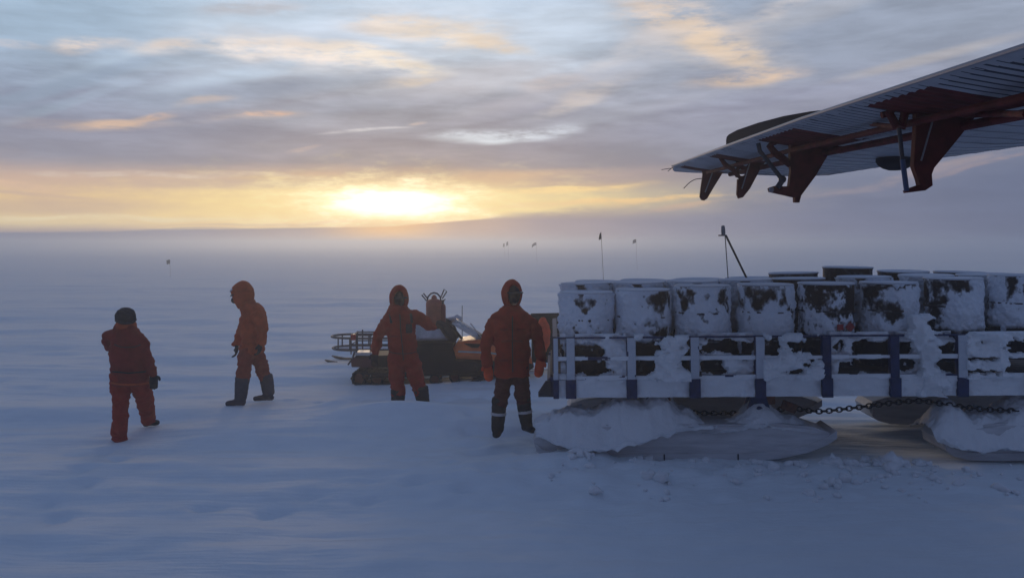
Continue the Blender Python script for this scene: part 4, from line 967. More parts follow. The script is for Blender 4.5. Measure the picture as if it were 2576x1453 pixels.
def person_front_right():
    P = Person(9.9, 1292, 1102, "person in a long dark red jacket and banded black boots beside the sledge"); J = P.J; q = P.px; Rt = P.root
    sh = J(1287,792,.0); hip = J(1288,935)
    head_body(P, J(1291,742,-.01), (.28,-.95,-.03), [J(1287,800), J(1288,860), J(1288,930)], [([J(1272,925), J(1264,1000), J(1254,1085)], [.05,.035,.03]), ([J(1306,925), J(1314,1000), J(1326,1075)], [.05,.035,.03]), ([J(1252,802,.02), J(1226,860,.03), J(1228,905,-.06)], [.026,.022,.02]), ([J(1323,802,.02), J(1352,856,.05), J(1358,900,-.04)], [.026,.022,.02])])
    tor = ([J(1287,771), J(1287,781), J(1287,791), J(1288,835), J(1288,880), J(1288,922), J(1288,945)], [q(25),q(35),q(45),q(48),q(44.5),q(44),q(46)], [.10,.125,.15,.172,.170,.165,.165], (1,0,0))
    la = ([J(1252,802,.02), J(1236,824,.03), J(1224,862,.02), J(1224,895,-.05), J(1227,916,-.08)], [q(18),q(17.5),q(15.5),q(14),q(13)])
    ra = ([J(1323,802,.02), J(1341,824,.04), J(1354,858,.04), J(1360,888,-.02), J(1359,906,-.05)], [q(18),q(17.5),q(15.5),q(14),q(13)])
    solid("jacket", [tor, la, ra, ([J(1287,790), J(1286,768)], [q(27),q(24)], [.12,.12], (1,0,0))], SUIT_R, Rt, .013, 4, .015, 6.0, 3)
    m = MB(); m.tube([J(1262,858,-.172), J(1288,856,-.185), J(1314,858,-.172)], .012, 6, ry=.03); m.build("waist_flap", SUIT_D, Rt, 180)
    solid("trousers", [([J(1274,915), J(1268,945), J(1264,985), J(1259,1020)], [q(24),q(22.5),q(20),q(17)], [.14,.12,.10,.085], (1,0,0)), ([J(1303,915), J(1309,945), J(1313,985), J(1316,1015)], [q(24),q(22),q(19.5),q(17)], [.14,.12,.10,.085], (1,0,0))], TROUSER_D, Rt, .012, 4, .013, 9, 8)
    b1 = boot(P, J(1256,1003), J(1252,1082), J(1248,1102,-.15), q(20), q(15.5), .050, BOOT_M)
    b2 = boot(P, J(1316,1000), J(1325,1070), J(1344,1090,-.12), q(19), q(15.5), .050, BOOT_M)
    for bt, c, c2, rr in ((b1, J(1254.5,1036), J(1254.2,1043), q(19.3)), (b2, J(1320.4,1031), J(1321.2,1038), q(18.3))):
        m = MB(); m.tube([c, c2], rr, 20, True); m.build("reflective_band", BAND_M, bt, 60)
    strip(P, "front_zip", [J(1289,795,-.158), J(1289,835,-.186), J(1289,880,-.186), J(1290,935,-.180)], .006, POCKET_M, .022)
    for a, b in ((1266,905),(1312,905)): strip(P, "pocket_flap", [J(a-11,b,-.176), J(a,b+1,-.184), J(a+11,b,-.176)], .014, SUIT_D, .016)
    for a, b in ((1268,828),(1310,828)): strip(P, "pocket_flap", [J(a-9,b,-.172), J(a,b+1,-.182), J(a+9,b,-.172)], .011, SUIT_D, .014)
    hood_mesh("hood", J(1287,740,.01), (q(26.5), .135, q(39)), (.30,-.95,-.02), .72, .92, SUIT_R, Rt, peak=.02, seed=5)
    m = MB(); m.ball(J(1292,741,-.022), (.086,.102,.122)); m.ball(J(1295,753,-.085), (.042,.045,.045)); m.build("face_mask", MASK_M, Rt, 180)
    m = MB(); f = V((.28,-.95,-.03)).normalized(); r = f.cross(V((0,0,1))).normalized(); c = J(1293,735,-.045); m.tube(catmull([c - r*.072 + f*.035, c - r*.04 + f*.078, c + f*.088, c + r*.04 + f*.078, c + r*.072 + f*.035], 4), .016, 8, ry=.03); m.build("goggles", GOGGLE_M, Rt, 180)
    glove("mitten", J(1228,912,-.07), (0,-.15,-1), (.3,-1,0), SUIT_B, Rt, 1.12, .5, 1, True); glove("mitten", J(1358,902,-.05), (-.05,-.15,-1), (-.3,-1,0), SUIT_B, Rt, 1.12, .5, -1, True)

def person_back_left():
    P = Person(10.3, 320, 1118, "person in a dark red suit and dark knit hat walking away, seen from behind"); J = P.J; q = P.px; Rt = P.root
    head_body(P, J(316,800,.02), (.12,.98,-.25), [J(318,840), J(322,890), J(326,955)], [([J(306,950), J(302,1030), J(299,1108)], [.05,.035,.03]), ([J(346,950), J(362,1005,.3), J(373,1052,.62)], [.05,.035,.03]), ([J(355,850), J(370,900), J(386,940)], [.03,.024,.02]), ([J(290,846), J(273,850,.05), J(273,866,.16), J(290,872,.28)], [.025,.022,.02,.02])])
    tor = ([J(317,815), J(317,828), J(318,840), J(319,862), J(322,905), J(325,940), J(327,966)], [q(22),q(31),q(40),q(43.5),q(43),q(46),q(48.5)], [.10,.12,.14,.16,.155,.155,.16], (1,0,0))
    ra = ([J(346,846,.0), J(360,868,.0), J(371,900,-.02), J(380,928,.0), J(385,944,.02)], [q(17),q(16.5),q(14.5),q(13),q(12)])
    la = ([J(288,843,.0), J(271,848,.05), J(271,866,.16), J(290,872,.30)], [q(16),q(12.5),q(12),q(11)])
    solid("jacket", [tor, ra, la], SUIT_D, Rt, .013, 4, .015, 6.5, 21)
    m = MB(); m.lathe([(q(22),-.05),(q(26),-.02),(q(25),.03),(q(22.5),.05),(q(19),.045),(q(18),0)], J(317,820,.015), 28); m.build("collar", SUIT_O, Rt, 180)
    solid("trousers", [([J(306,940), J(303,985), J(303,1030), J(301,1075), J(299,1106)], [q(27),q(23),q(20),q(20.5),q(18)], [.15,.12,.10,.10,.09], (1,0,0)),
                       ([J(346,940,.02), J(358,978,.14), J(365,1010,.32), J(371,1045,.56), J(374,1056,.62)], [q(27),q(24),q(21),q(20),q(19)], [.15,.12,.11,.10,.09], (1,0,0))], SUIT_R, Rt, .012, 4, .013, 8, 25)
    boot(P, J(300,1092), J(299,1106,.0), J(300,1120,.10), q(15), q(14), .045, BOOT_M)
    boot(P, J(372,1045,.60), J(374,1054,.64), J(402,1066,.74), q(15), q(14), .045, BOOT_M)
    hat = solid("hat", [], HAT_M, Rt, .010, 3, .004, 18, 3, balls=[(J(316,797,.015), (q(25.5), .125, q(25)))])
    m = MB(); m.tube(catmull([J(292,806,-.02), J(303,811,-.10), J(318,812,-.12), J(333,810,-.10), J(341,803,-.02)], 5), .016, 8); m.build("hat_brim", HAT_M, hat, 180)
    m = MB(); m.tube([J(283,934,-.155), J(325,938,-.170), J(366,934,-.155)], .008, 6, ry=.02); m.build("belt", MASK_M, Rt, 180)
    strip(P, "back_yoke_seam", [J(288,866,-.150), J(304,872,-.168), J(320,873,-.172), J(338,872,-.168), J(354,866,-.150)], .005, POCKET_M, .012)
    strip(P, "jacket_hem", [J(279,962,-.14), J(300,966,-.168), J(327,967,-.172), J(354,966,-.168), J(375,962,-.14)], .012, SUIT_O, .010)
    glove("glove", J(385,940,.02), (.06,.05,-1), (-.6,.8,0), GLOVE_M, Rt, 1.15, .7, 1)

def person_profile():
    P = Person(12.2, 630, 1020, "person in an orange suit and tall grey boots striding left with bowed head"); J = P.J; q = P.px; Rt = P.root
    head_body(P, J(606,742), (-.90,-.25,-.36), [J(637,790), J(638,830), J(635,880)], [([J(622,880), J(612,940), J(606,1000)], [.05,.035,.03]), ([J(644,880,.08), J(664,940,.13), J(675,985,.13)], [.05,.035,.03]), ([J(648,795,-.1), J(660,840,-.16), J(655,866,-.2)], [.03,.024,.02]), ([J(622,800,.15), J(606,840,.2), J(597,866,.2)], [.03,.024,.02])])
    tor = ([J(630,770), J(636,786), J(640,815), J(637,850), J(634,872), J(634,886)], [q(19),q(30),q(34),q(31),q(30),q(31)], [.12,.19,.21,.19,.18,.18], (1,0,0))
    na = ([J(645,788,-.15), J(656,812,-.20), J(660,838,-.22), J(656,862,-.22)], [q(17),q(16),q(14),q(12)])
    fa = ([J(622,795,.16), J(608,825,.22), J(600,848,.22), J(596,868,.2)], [q(14),q(13),q(12),q(11)])
    solid("jacket", [tor, na, fa], SUIT_O, Rt, .014, 4, .015, 6.5, 31)
    solid("trousers", [([J(625,870,-.05), J(618,900,-.08), J(614,930,-.09), J(611,958,-.09)], [q(21),q(20),q(17),q(14.5)], [.14,.12,.10,.085], (1,0,0)), ([J(642,870,.08), J(652,905,.12), J(662,935,.13), J(668,955,.13)], [q(21),q(18),q(16.5),q(14)], [.13,.11,.10,.085], (1,0,0))], TROUSER_R, Rt, .012, 4, .013, 9, 35)
    boot(P, J(610,950,-.09), J(605,1002,-.09), J(566,1020,-.12), q(18.5), q(15), .050, BOOT_G)
    boot(P, J(669,946,.13), J(676,990,.13), J(636,1007,.12), q(17.5), q(15), .050, BOOT_G)
    h = hood_mesh("hood", J(611,742), (q(29), .14, q(36)), (-.88,-.22,-.42), .62, .80, SUIT_O, Rt, peak=.03, seed=14)
    solid("hood_collar", [([J(620,760), J(632,790)], [q(20),q(24)], [.13,.16], (1,0,0))], SUIT_O, Rt, .014, 3, .006, 8, 4)
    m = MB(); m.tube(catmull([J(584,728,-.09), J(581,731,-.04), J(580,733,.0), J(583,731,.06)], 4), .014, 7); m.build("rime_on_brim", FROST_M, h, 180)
    m = MB(); m.ball(J(604,743,-.01), (.100,.085,.118)); m.ball(J(589,755,-.02), (.045,.04,.045)); m.build("face_mask", MASK_M, Rt, 180)
    m = MB(); c = J(594,740,-.02); m.tube(catmull([c + V((.05,-.075,.02)), c + V((-.01,-.075,0)), c + V((-.05,-.03,-.015)), c + V((-.055,.03,-.015))], 4), .014, 8, ry=.028); m.build("goggles", GOGGLE_M, Rt, 180)
    glove("glove", J(655,860,-.22), (-.10,.0,-1), (-1,.1,0), GLOVE_M, Rt, 1.15, .9, -1); glove("glove", J(596,866,.2), (-.05,-.1,-1), (-1,-.4,0), GLOVE_M, Rt, 1.12, .8, 1)

def person_at_snowmobile():
    P = Person(12.3, 1020, 1034, "person in an orange-red one piece suit and goggles with one hand on the snowmobile handlebar"); J = P.J; q = P.px; Rt = P.root
    head_body(P, J(1006,752), (.15,-.98,-.05), [J(1004,800), J(1010,850), J(1014,900)], [([J(998,900), J(1000,950), J(1001,1030)], [.05,.035,.03]), ([J(1034,900), J(1050,960), J(1064,1030)], [.05,.035,.03]), ([J(970,800), J(955,850), J(945,890)], [.03,.024,.02]), ([J(1042,795), J(1072,816,.1), J(1094,822,.3)], [.03,.024,.02])])
    solid("suit", [([J(1004,768), J(1004,779), J(1005,790), J(1008,825), J(1012,865), J(1014,900), J(1014,915)], [q(22),q(31),q(39),q(39),q(39),q(37),q(34)], [.11,.13,.16,.175,.175,.17,.15], (1,0,0)),
                   ([J(975,802,.02), J(963,822,.03), J(952,850,.02), J(946,876,-.02), J(944,890,-.04)], [q(15),q(15),q(14),q(12.5),q(11)]),
                   ([J(1036,790,.02), J(1056,802,.05), J(1074,815,.14), J(1090,822,.28)], [q(16),q(16),q(14),q(12)]),
                   ([J(997,895), J(996,925), J(999,960), J(1001,994)], [q(22),q(21),q(19.5),q(18)], [.14,.12,.11,.10], (1,0,0)), ([J(1032,895), J(1041,930), J(1052,962), J(1060,990)], [q(22),q(21),q(19.5),q(18)], [.14,.12,.11,.10], (1,0,0))], SUIT_R, Rt, .013, 4, .015, 6.5, 41)
    boot(P, J(1001,980), J(1001,1018), J(1004,1034,-.14), q(19), q(16), .052, BOOT_M); boot(P, J(1059,976), J(1065,1016), J(1070,1034,-.14), q(19), q(16), .052, BOOT_M)
    hood_mesh("hood", J(1004,752,.01), (q(24.5), .135, q(36)), (.15,-.98,-.03), .70, .88, SUIT_R, Rt, peak=.02, seed=8)
    solid("hood_collar", [([J(1004,770), J(1004,795)], [q(22),q(26)], [.13,.15], (1,0,0))], SUIT_R, Rt, .014, 3, .006, 8, 6)
    m = MB(); m.ball(J(1006.5,752,-.022), (.084,.100,.118)); m.ball(J(1008,762,-.085), (.042,.042,.042)); m.build("face_mask", MASK_M, Rt, 180)
    m = MB(); f = V((.15,-.98,-.05)).normalized(); r = f.cross(V((0,0,1))).normalized(); c = J(1007,748,-.045); m.tube(catmull([c - r*.075 + f*.03, c - r*.045 + f*.075, c + f*.086, c + r*.045 + f*.075, c + r*.075 + f*.03], 4), .016, 8, ry=.030); g = m.build("goggles", GOGGLE_M, Rt, 180)
    m = MB(); m.box(J(1029,826,-.175), (q(15), .04, q(22)), bevel=.01); m.tube([J(1034,816,-.17), J(1034,800,-.165)], .006, 6); m.build("radio_pouch", POCKET_M, Rt, 40)
    strip(P, "front_zip", [J(1006,790,-.150), J(1008,830,-.186), J(1012,870,-.186), J(1015,905,-.172)], .006, POCKET_M, .02)
    strip(P, "waist_seam", [J(978,884,-.14), J(995,888,-.178), J(1013,889,-.184), J(1032,888,-.178), J(1048,884,-.14)], .005, POCKET_M, .012)
    for a, b in ((990,845),): strip(P, "pocket_flap", [J(a-10,b,-.172), J(a,b+1,-.184), J(a+10,b,-.178)], .011, SUIT_D, .014)
    for a, b in ((982,790),(1034,790)):
        m = MB(); m.tube(catmull([J(a-4,b-6,.02), J(a,b+2,-.12), J(a+2,b+22,-.172)], 4), .006, 6, ry=.02); m.build("shoulder_strap", POCKET_M, Rt, 180)
    glove("glove", J(944,886,-.04), (-.05,-.12,-1), (.3,-1,0), GLOVE_M, Rt, 1.15, .6, 1); glove("glove", J(1091,822,.29), (.9,.35,-.05), (-.1,.0,-1), GLOVE_M, Rt, 1.15, 1.0, 1)
def strip(P, name, pts, r, mat, ry=None):
    m = MB(); m.tube(catmull(pts, 4), r, 6, ry=ry); return m.build(name, mat, P.root, 180)
person_front_right(); person_back_left(); person_profile(); person_at_snowmobile()

# ------------------------------------------------------------------ snowmobile and what stands round it
COWL_M = material("orange_cowl_paint", (0.78,0.17,0.035), 0.35, 0.0, .15, 5); BLACK_M = material("black_plastic", (0.012,0.012,0.014), 0.6, 0, .3, 9, spec=.12)
TRACK_M = material("rubber_track", (0.018,0.018,0.020), 0.8, 0, .2, 20); HUB_M = material("orange_wheel_hub", (0.24,0.075,0.045), 0.6); SEAT_M = material("snow_dusted_seat", (0.62,0.62,0.66), 0.8, 0, .25, 6)
CHROME_M = material("bare_aluminium", (0.50,0.50,0.52), 0.40, 0.9, .1, 10); TAIL_M = material("red_tail_lamp", (0.35,0.02,0.02), 0.25)
def glass_mat():
    m = bpy.data.materials.new("frosted_windscreen"); m.use_nodes = True; t = NT(m.node_tree); o = t.n('ShaderNodeOutputMaterial')
    a = t.n('ShaderNodeBsdfTransparent'); a.inputs[0].default_value = (.85,.87,.9,1); b = t.n('ShaderNodeBsdfPrincipled'); b.inputs['Base Color'].default_value = (.42,.43,.46,1); b.inputs['Roughness'].default_value = .25
    co = t.n('ShaderNodeTexCoord').outputs['Object']; mx = t.n('ShaderNodeMixShader'); t.put(mx.inputs[0], t.rng(t.noise(co, 6, 4), .3, .7, .35, .75)); t.put(mx.inputs[1], a.outputs[0]); t.put(mx.inputs[2], b.outputs[0]); t.put(o.inputs[0], mx.outputs[0]); return m
GLASS_M = glass_mat()
def build_snowmobile():
    D0 = 14.9; base = W(895, 957, D0); root = empty("snowmobile", base, "orange and black utility snowmobile with a snowy seat and rear rack, parked behind the people", "snowmobile")
    def L(px, py, dy=0.0): return W(px, py, D0) + V((0, dy, 0)) - base          # dy: across the machine, near side negative
    def prof(m, pts, y0, y1, bev=.015): m.prism(pts, lambda x, y, t: L(x, y, t), y0, y1, bev)
    q = D0/FPX
    for yc in (-.30, .16):                            # twin tracks
        m = MB(); out = [(900,930),(912,921),(935,926),(1000,930),(1100,925),(1190,905),(1225,905),(1240,920),(1232,938),(1190,953),(1100,958),(1000,959),(912,959),(900,952),(896,941)]
        ins = [(905,932),(914,927),(935,932),(1000,936),(1100,931),(1190,911),(1222,911),(1233,921),(1227,934),(1188,947),(1100,952),(1000,953),(914,953),(904,949),(902,941)]
        n = len(out)
        for y0, y1 in ((yc-.19, yc+.19),):
            a = [m.bm.verts.new(L(*p, y0)) for p in out]; b = [m.bm.verts.new(L(*p, y1)) for p in out]; c = [m.bm.verts.new(L(*p, y0)) for p in ins]; d = [m.bm.verts.new(L(*p, y1)) for p in ins]
            for i in range(n):
                j = (i+1) % n
                for f in ((a[i],a[j],b[j],b[i]), (c[j],c[i],d[i],d[j]), (a[j],a[i],c[i],c[j]), (b[i],b[j],d[j],d[i])): m.bm.faces.new(f)
        pp = [V(L(*p)) for p in out]+[V(L(*out[0]))]
        for i in range(n):
            k = max(1, int((pp[i+1]-pp[i]).length/.065))
            for e in range(k): c_ = pp[i].lerp(pp[i+1], e/k); m.box(c_ + V((0, yc, 0)), (.022, .36, .022))
        tr = m.build("track", TRACK_M, root, 30)
        for px_, py_, r in ((914,941,17),(958,942,16),(1004,944,13),(1052,944,13),(1100,943,13),(1148,938,13),(1216,920,15)):
            w = MB(); w.lathe([(r*q,-.05),(r*q*1.02,-.02),(r*q*1.02,.02),(r*q,.05),(r*q*.8,.05),(r*q*.8,-.05)], L(px_, py_, yc-.15), 20, Matrix.Rotation(R(90), 4, 'X')); wo = w.build("bogie_wheel", TRACK_M, tr, 40)
            w = MB(); w.lathe([(r*q*.80,-.03),(r*q*.55,-.05),(r*q*.2,-.055),(.004,-.055)], L(px_, py_, yc-.15), 18, Matrix.Rotation(R(90), 4, 'X')); w.build("hub", HUB_M, tr, 40)
        w = MB(); w.tube([L(925,938,yc-.2), L(1216,926,yc-.2)], .018, 6, ry=.03); w.build("slide_rail", BLACK_M, tr)
    m = MB(); prof(m, [(898,905),(904,888),(1040,884),(1045,852),(1142,850),(1150,892),(1330,902),(1342,915),(1320,930),(1250,938),(1150,938),(1060,926),(1000,914),(920,915)], -.42, .30, .02); m.build("chassis", BLACK_M, root, 30)
    m = MB(); prof(m, [(1034,884),(1036,856),(1140,852),(1152,895),(1200,900),(1195,928),(1120,934),(1060,922),(1040,905)], -.50, -.42, .015); m.build("side_panel", BLACK_M, root, 30)
    # seat, snow on top
    m = MB(); prof(m, [(1034,852),(1036,822),(1046,812),(1096,815),(1128,822),(1140,850)], -.30, .18, .035); st = m.build("seat", SEAT_M, root, 40)
    m = MB(); prof(m, [(1034,855),(1034,851),(1134,855),(1136,859)], -.33, -.30, .003); m.build("seat_trim", CHROME_M, st)
    # orange cowl with a bare metal stripe, black louvre, nose
    m = MB(); prof(m, [(1136,893),(1144,868),(1156,852),(1180,848),(1216,848),(1262,858),(1306,874),(1336,894),(1338,906),(1290,902),(1200,896)], -.46, .34, .05); cw = m.build("cowl", COWL_M, root, 40)
    m = MB(); prof(m, [(1156,877),(1158,873),(1230,876),(1300,886),(1300,890),(1230,880)], -.475, -.458, .002); m.build("stripe", CHROME_M, cw)
    m = MB(); prof(m, [(1170,855),(1212,857),(1206,866),(1190,866)], -.472, -.458, .003); m.build("louvre", BLACK_M, cw)
    m = MB(); prof(m, [(1196,850),(1204,838),(1214,836),(1220,850)], -.30, -.12, .006); m.build("dashboard", BLACK_M, root)
    m = MB(); m.ball(L(1219,844,-.33), (.03,.05,.03)); m.build("headlight", CHROME_M, cw, 180)
    # windscreen: curved sheet
    m = MB(); rows = []
    for k in range(9):
        t = -1+k/4.0; dy = t*.34 - .06; rows.append([L(1150-10*t*t+ (1212-1150)*s + 14*(1-t*t)*s, 800+46*s + 8*t*t*(1-s), dy) for s in (0,.2,.4,.6,.8,1)])
    m.grid(rows); ws = m.build("windscreen", GLASS_M, root, 180); sd = ws.modifiers.new("thick", 'SOLIDIFY'); sd.thickness = .006
    m = MB(); m.tube([L(1186,808,-.36), L(1216,846,-.36)], .008, 6); m.build("screen_strut", PALE_M, ws)
    # handlebar with black muffs
    m = MB(); m.tube(catmull([L(1112,812,-.38), L(1124,815,-.28), L(1140,822,-.06), L(1124,815,.16), L(1112,812,.26)], 5), .014, 8); m.tube([L(1140,822,-.06), L(1168,858,-.06)], .022, 8); hb = m.build("handlebar", BLACK_M, root)
    for dy in (-.34, .22): solid("handlebar_muff", [([L(1106,806,dy), L(1122,818,dy), L(1136,836,dy), L(1146,852,dy)], [.06,.085,.085,.06])], GLOVE_M, root, .014, 3, .006, 9, int(dy*100)+50)
    solid("windscreen_bundle", [([L(1118,812,.30), L(1136,808,.30), L(1156,806,.30)], [.05,.06,.055]), ([L(1136,806,.30), L(1150,800,.32)], [.05,.05])], SEAT_M, root, .014, 3, .012, 9, 77)
    # rear rack, box, tail lamp
    m = MB()
    for dy in (-.36, .24):
        m.tube([L(893,838,dy), L(945,838,dy)], .011, 6); m.tube([L(893,860,dy), L(1036,860,dy)], .011, 6); m.tube([L(893,884,dy), L(893,836,dy)], .011, 6); m.tube([L(906,890,dy), L(906,832,dy)], .012, 6); m.tube([L(940,885,dy), L(940,838,dy)], .010, 6); m.tube([L(893,872,dy), L(1036,872,dy)], .008, 6)
    for y in (838,860): m.tube([L(893,y,-.36), L(893,y,.24)], .011, 6)
    m.build("rear_rack", STEEL_M, root)
    m = MB(); prof(m, [(903,886),(904,879),(948,879),(948,887)], -.40, .10, .004); m.build("rack_plate", CHROME_M, root)
    m = MB(); prof(m, [(896,914),(894,900),(902,890),(950,889),(952,915)], -.44, .30, .02); m.build("rear_box", material("dark_red_box_paint", (0.10,0.02,0.02), .5), root, 30)
    m = MB(); m.box(L(899,842,-.36), (.09,.05,.10), bevel=.012); m.build("tail_lamp", TAIL_M, root)
    m = MB(); m.tube([L(893,895,-.1), L(878,915,-.1)], .014, 6); m.build("tow_hitch", STEEL_M, root)
    m = MB(); m.tube([L(1161,770,.2), L(1161,850,.2)], .006, 6); m.build("antenna", STEEL_M, root)
    # steering ski
    m = MB(); sk = [(1185,944),(1200,938),(1280,934),(1340,930),(1358,918),(1362,920),(1346,936),(1282,943),(1200,948)]; prof(m, sk, -.20, -.02, .004); sko = m.build("front_ski", SNOW, root, 30)
    m = MB(); m.tube([L(1275,935,-.11), L(1265,900,-.08)], .02, 8); m.build("ski_leg", STEEL_M, sko)
build_snowmobile()

def build_canister():
    D = 14.85; b = W(1092, 816, D); root = empty("fuel_canister", b, "orange cylindrical canister with a hoop handle and clips, standing on the snowmobile seat", "canister")
    q = D/FPX; CAN = material("orange_canister_paint", (0.36,0.085,0.045), .45, 0, .25, 6)
    m = MB(); r = 20.5*q; m.lathe([(r*.9,0),(r,.01),(r,.10),(r*1.03,.11),(r,.12),(r,.32),(r*1.03,.33),(r,.34),(r*.99,.38),(r*.8,.415),(r*.45,.435)], (0,0,0), 28); m.build("tank", CAN, root)
    m = MB(); m.lathe([(.05,.43),(.045,.47),(.02,.50),(.01,.505)], (0,0,0), 16); m.build("filler_cap", CAN, root)
    m = MB(); m.tube([V((-r*.85,0,.40)), V((-r*.75,0,.47)), V((-r*.4,0,.525)), V((0,0,.54)), V((r*.4,0,.525)), V((r*.75,0,.47)), V((r*.85,0,.40))], .013, 8); m.build("hoop_handle", STEEL_M, root)
    m = MB(); m.tube([V((r*.8,0,.45)), V((r*1.25,0,.60)), V((r*1.55,0,.56)), V((r*1.0,0,.44))], .011, 6); m.build("clip", STEEL_M, root)
    m = MB(); m.tube([V((-r*.9,0,.40)), V((-r*1.5,0,.50)), V((-r*1.3,0,.53)), V((-r*.8,0,.44))], .011, 6); m.build("clip", STEEL_M, root)
    b2 = W(1114, 816, D-.02); e = empty("fire_extinguisher", b2, "slim dark red extinguisher bottle beside the orange canister", "extinguisher"); EX = material("dark_red_bottle_paint", (0.20,0.03,0.025), .4)
    m = MB(); k = 7.5*q; m.lathe([(k*.8,0),(k,.01),(k,.30),(k*.8,.335),(k*.35,.355)], (0,0,0), 18); m.build("bottle", EX, e)
    m = MB(); m.lathe([(.02,.35),(.02,.39),(.028,.395),(.028,.415),(.01,.42)], (0,0,0), 12); m.tube([V((-.005,0,.405)), V((.045,0,.43))], .008, 6); m.build("valve", STEEL_M, e)
build_canister()

def build_basket_sled():
    D = 17.2; b = W(840, 905, D); root = empty("basket_sled", b, "tubular basket sled with an oval rail behind the snowmobile", "sled")
    def L(px, py, dy=0): return W(px, py, D) + V((0, dy, 0)) - b
    def oval(y, r, k=1.0):
        m = MB(); P = []
        for i in range(41):
            a = math.pi/2 + math.pi*i/40; P.append(L(890, y) + V((math.cos(a)*.43*k - .0, math.sin(a)*.38*k, 0)))
        P = [L(1010, y, .38*k)] + P + [L(1010, y, -.38*k)]; m.tube(P, r, 8); return m
    oval(845, .022).build("top_rail", STEEL_M, root); oval(874, .022, .95).build("floor_rail", STEEL_M, root)
    m = MB(); m.prism([(math.cos(math.pi/2+math.pi*i/24)*.40, math.sin(math.pi/2+math.pi*i/24)*.36) for i in range(25)] + [(1.0,-.36),(1.0,.36)], lambda x, y, t: L(890,877) + V((x, y, t)), -.012, .012); m.build("floor_board", SEAT_M, root)
    for i in range(5):
        for sgn in (-1, 1):
            px_ = 856+i*32; dy = sgn*.38*(0.55 if i == 0 else .92 if i == 1 else 1)
            m = MB(); m.tube([L(px_,845,dy), L(px_,875,dy*.96)], .014, 6); m.build("post", STEEL_M, root)
    for sgn in (-1, 1):
        m = MB(); m.tube([L(900,876,sgn*.3), L(893,902,sgn*.32)], .02, 6); m.tube([L(905,880,sgn*.3), L(922,902,sgn*.32)], .016, 6); m.build("strut", STEEL_M, root)
        m = MB(); m.prism([(826,899),(838,901),(860,905),(1010,905),(1010,908),(850,908),(836,905)], lambda x, y, t: L(x, y, sgn*.32+t), -.06, .06, .004); m.build("runner", BROWN_M, root)
build_basket_sled()

def build_box_and_sack():
    D = 15.6; b = W(1372, 940, D); root = empty("equipment_box", b, "dark equipment box on a low sled behind the left end of the freight sledge", "box")
    def L(px, py, dy=0): return W(px, py, D) + V((0, dy, 0)) - b
    BOX_M = material('matte_black_canvas', (0.010,0.010,0.012), 1.0, 0, .3, 9, spec=0.0)
    m = MB(); m.prism([(1338,905),(1338,795),(1436,793),(1436,905)], lambda x, y, t: L(x, y, t), -.35, .35, .02); m.build("box_body", BOX_M, root, 30)
    m = MB(); m.prism([(1335,799),(1337,792),(1438,790),(1440,797)], lambda x, y, t: L(x, y, t), -.37, .37, .008); lo = m.build("lid", BOX_M, root, 30)
    m = MB()
    for x in (1362, 1410): m.box(L(x,803,-.37), (.06,.03,.09), bevel=.006)
    m.build("latch", CHROME_M, lo)
    for dy in (-.25,.25):
        m = MB(); m.prism([(1325,930),(1334,936),(1350,940),(1440,940),(1440,934),(1350,934)], lambda x, y, t: L(x, y, dy+t), -.05, .05, .004); m.tube([L(1350,935,dy), L(1350,903,dy)], .02, 6); m.tube([L(1425,935,dy), L(1425,903,dy)], .02, 6); m.build("runner", BROWN_M, root)
    D2 = 14.6; c = W(1366, 842, D2); k = D2/FPX
    o = solid("orange_sack", [([V((0,0,44*k)), V((0,0,25*k)), V((.0,0,0)), V((0,0,-26*k)), V((-.02,0,-46*k))], [6*k,16*k,20*k,17*k,8*k], [6*k,16*k,19*k,17*k,8*k], (1,0,0))], SUIT_B, None, .014, 4, .008, 7, 61)
    o.location = c; add_props(o, "bright orange stuffed sack against the dark box, behind the arm of the tall person", "sack")
build_box_and_sack()

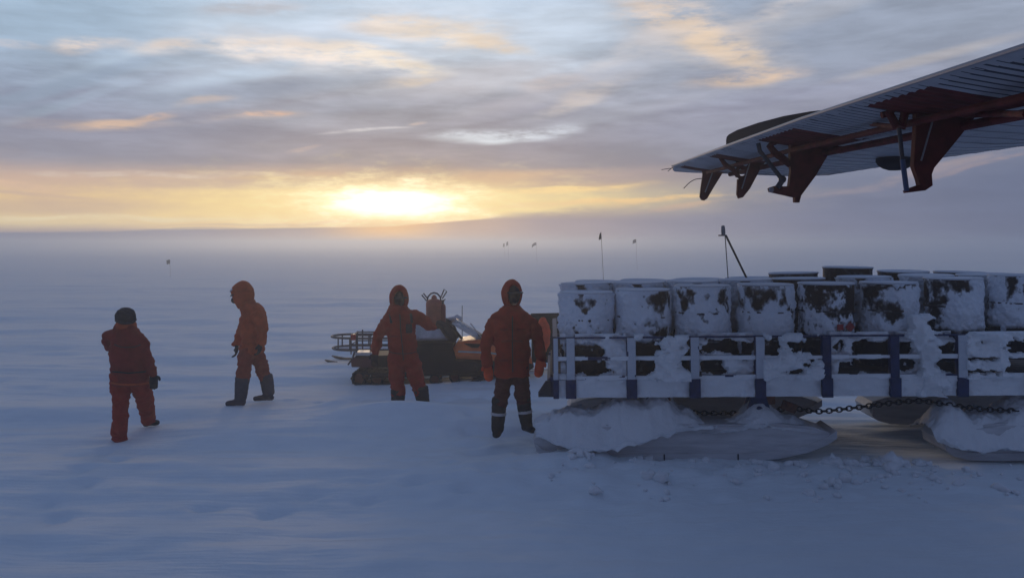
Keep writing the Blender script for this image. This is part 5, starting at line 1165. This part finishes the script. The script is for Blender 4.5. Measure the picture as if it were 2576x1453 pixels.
# ------------------------------------------------------------------ marker flags and the mast
def marker(px, py_top, d, H, flag, label, lean=0.0, hang=1.0):
    top = W(px, py_top, d); zg = float(gz(top.x, top.y)); b = V((top.x + lean, top.y, max(top.z-H, zg-.1) if H else zg-.1))
    root = empty("marker_flag", b, label, "marker flag", "bamboo marker flags out on the snow")
    m = MB(); m.tube([V((0,0,-.15)), top-b], .0045 + d*.00003, 6); m.build("pole", BROWN_M, root)
    w, h = flag; m = MB(); rows = []
    for j in range(5):
        s = j/4; rows.append([top - b + V((-(w*t), .06*math.sin(t*5+s*2), -.02 - h*s - hang*w*.6*t*t)) for t in (0,.25,.5,.75,1)])
    m.grid(rows); f = m.build("flag", HAT_M, root, 180); sd = f.modifiers.new("thick", 'SOLIDIFY'); sd.thickness = .02
marker(1512, 583, 22.0, 2.62, (.035,.16), "nearest marker flag, furled at the top of a thin leaning pole behind the drums", .14)
marker(1349, 609, 100, 2.4, (.50,.32), "distant flag in the middle of the snow, above the tall person's hood", .1)
marker(1278, 607, 118, 2.5, (.22,.5), "tiny far flag just left of the distant flag above the hood", .1)
marker(1269, 611, 128, 2.4, (.2,.5), "faintest and farthest flag, leftmost of the close pair", .1)
marker(1600, 601, 75, 2.6, (.28,.30), "small tilted flag between the furled one and the mast", .1, .6)
marker(427, 652, 58, 1.25, (.20,.28), "lone low flag far off on the left, above the two walkers", .05, .5)
def build_mast():
    d = 10.65; top = W(1819, 568, d); base = W(1832, 712, d); root = empty("marker_mast", V((base.x, base.y, base.z-.1)), "mast with a grey cylinder on top and a dark leaning stay, standing among the drums", "mast"); o = root.location
    m = MB(); m.tube([W(1824,592,d)-o, W(1834,735,d)-o], .006, 6); m.build("pole", STEEL_M, root)
    m = MB(); m.lathe([(.018,0),(.024,.01),(.026,.06),(.022,.115),(.016,.125),(.004,.127)], W(1820,593,d)-o, 16, Matrix.Rotation(R(-3), 4, 'Y')); m.build("beacon", material("grey_beacon", (.16,.16,.18), .6), root)
    m = MB(); m.tube([W(1807,592,d)-o, W(1828,592,d)-o], .008, 6); m.build("crossbar", STEEL_M, root)
    m = MB(); m.tube([W(1826,592,d)-o, W(1881,705,d)-o], .0125, 8); m.build("stay", BLACK_M, root)
build_mast()
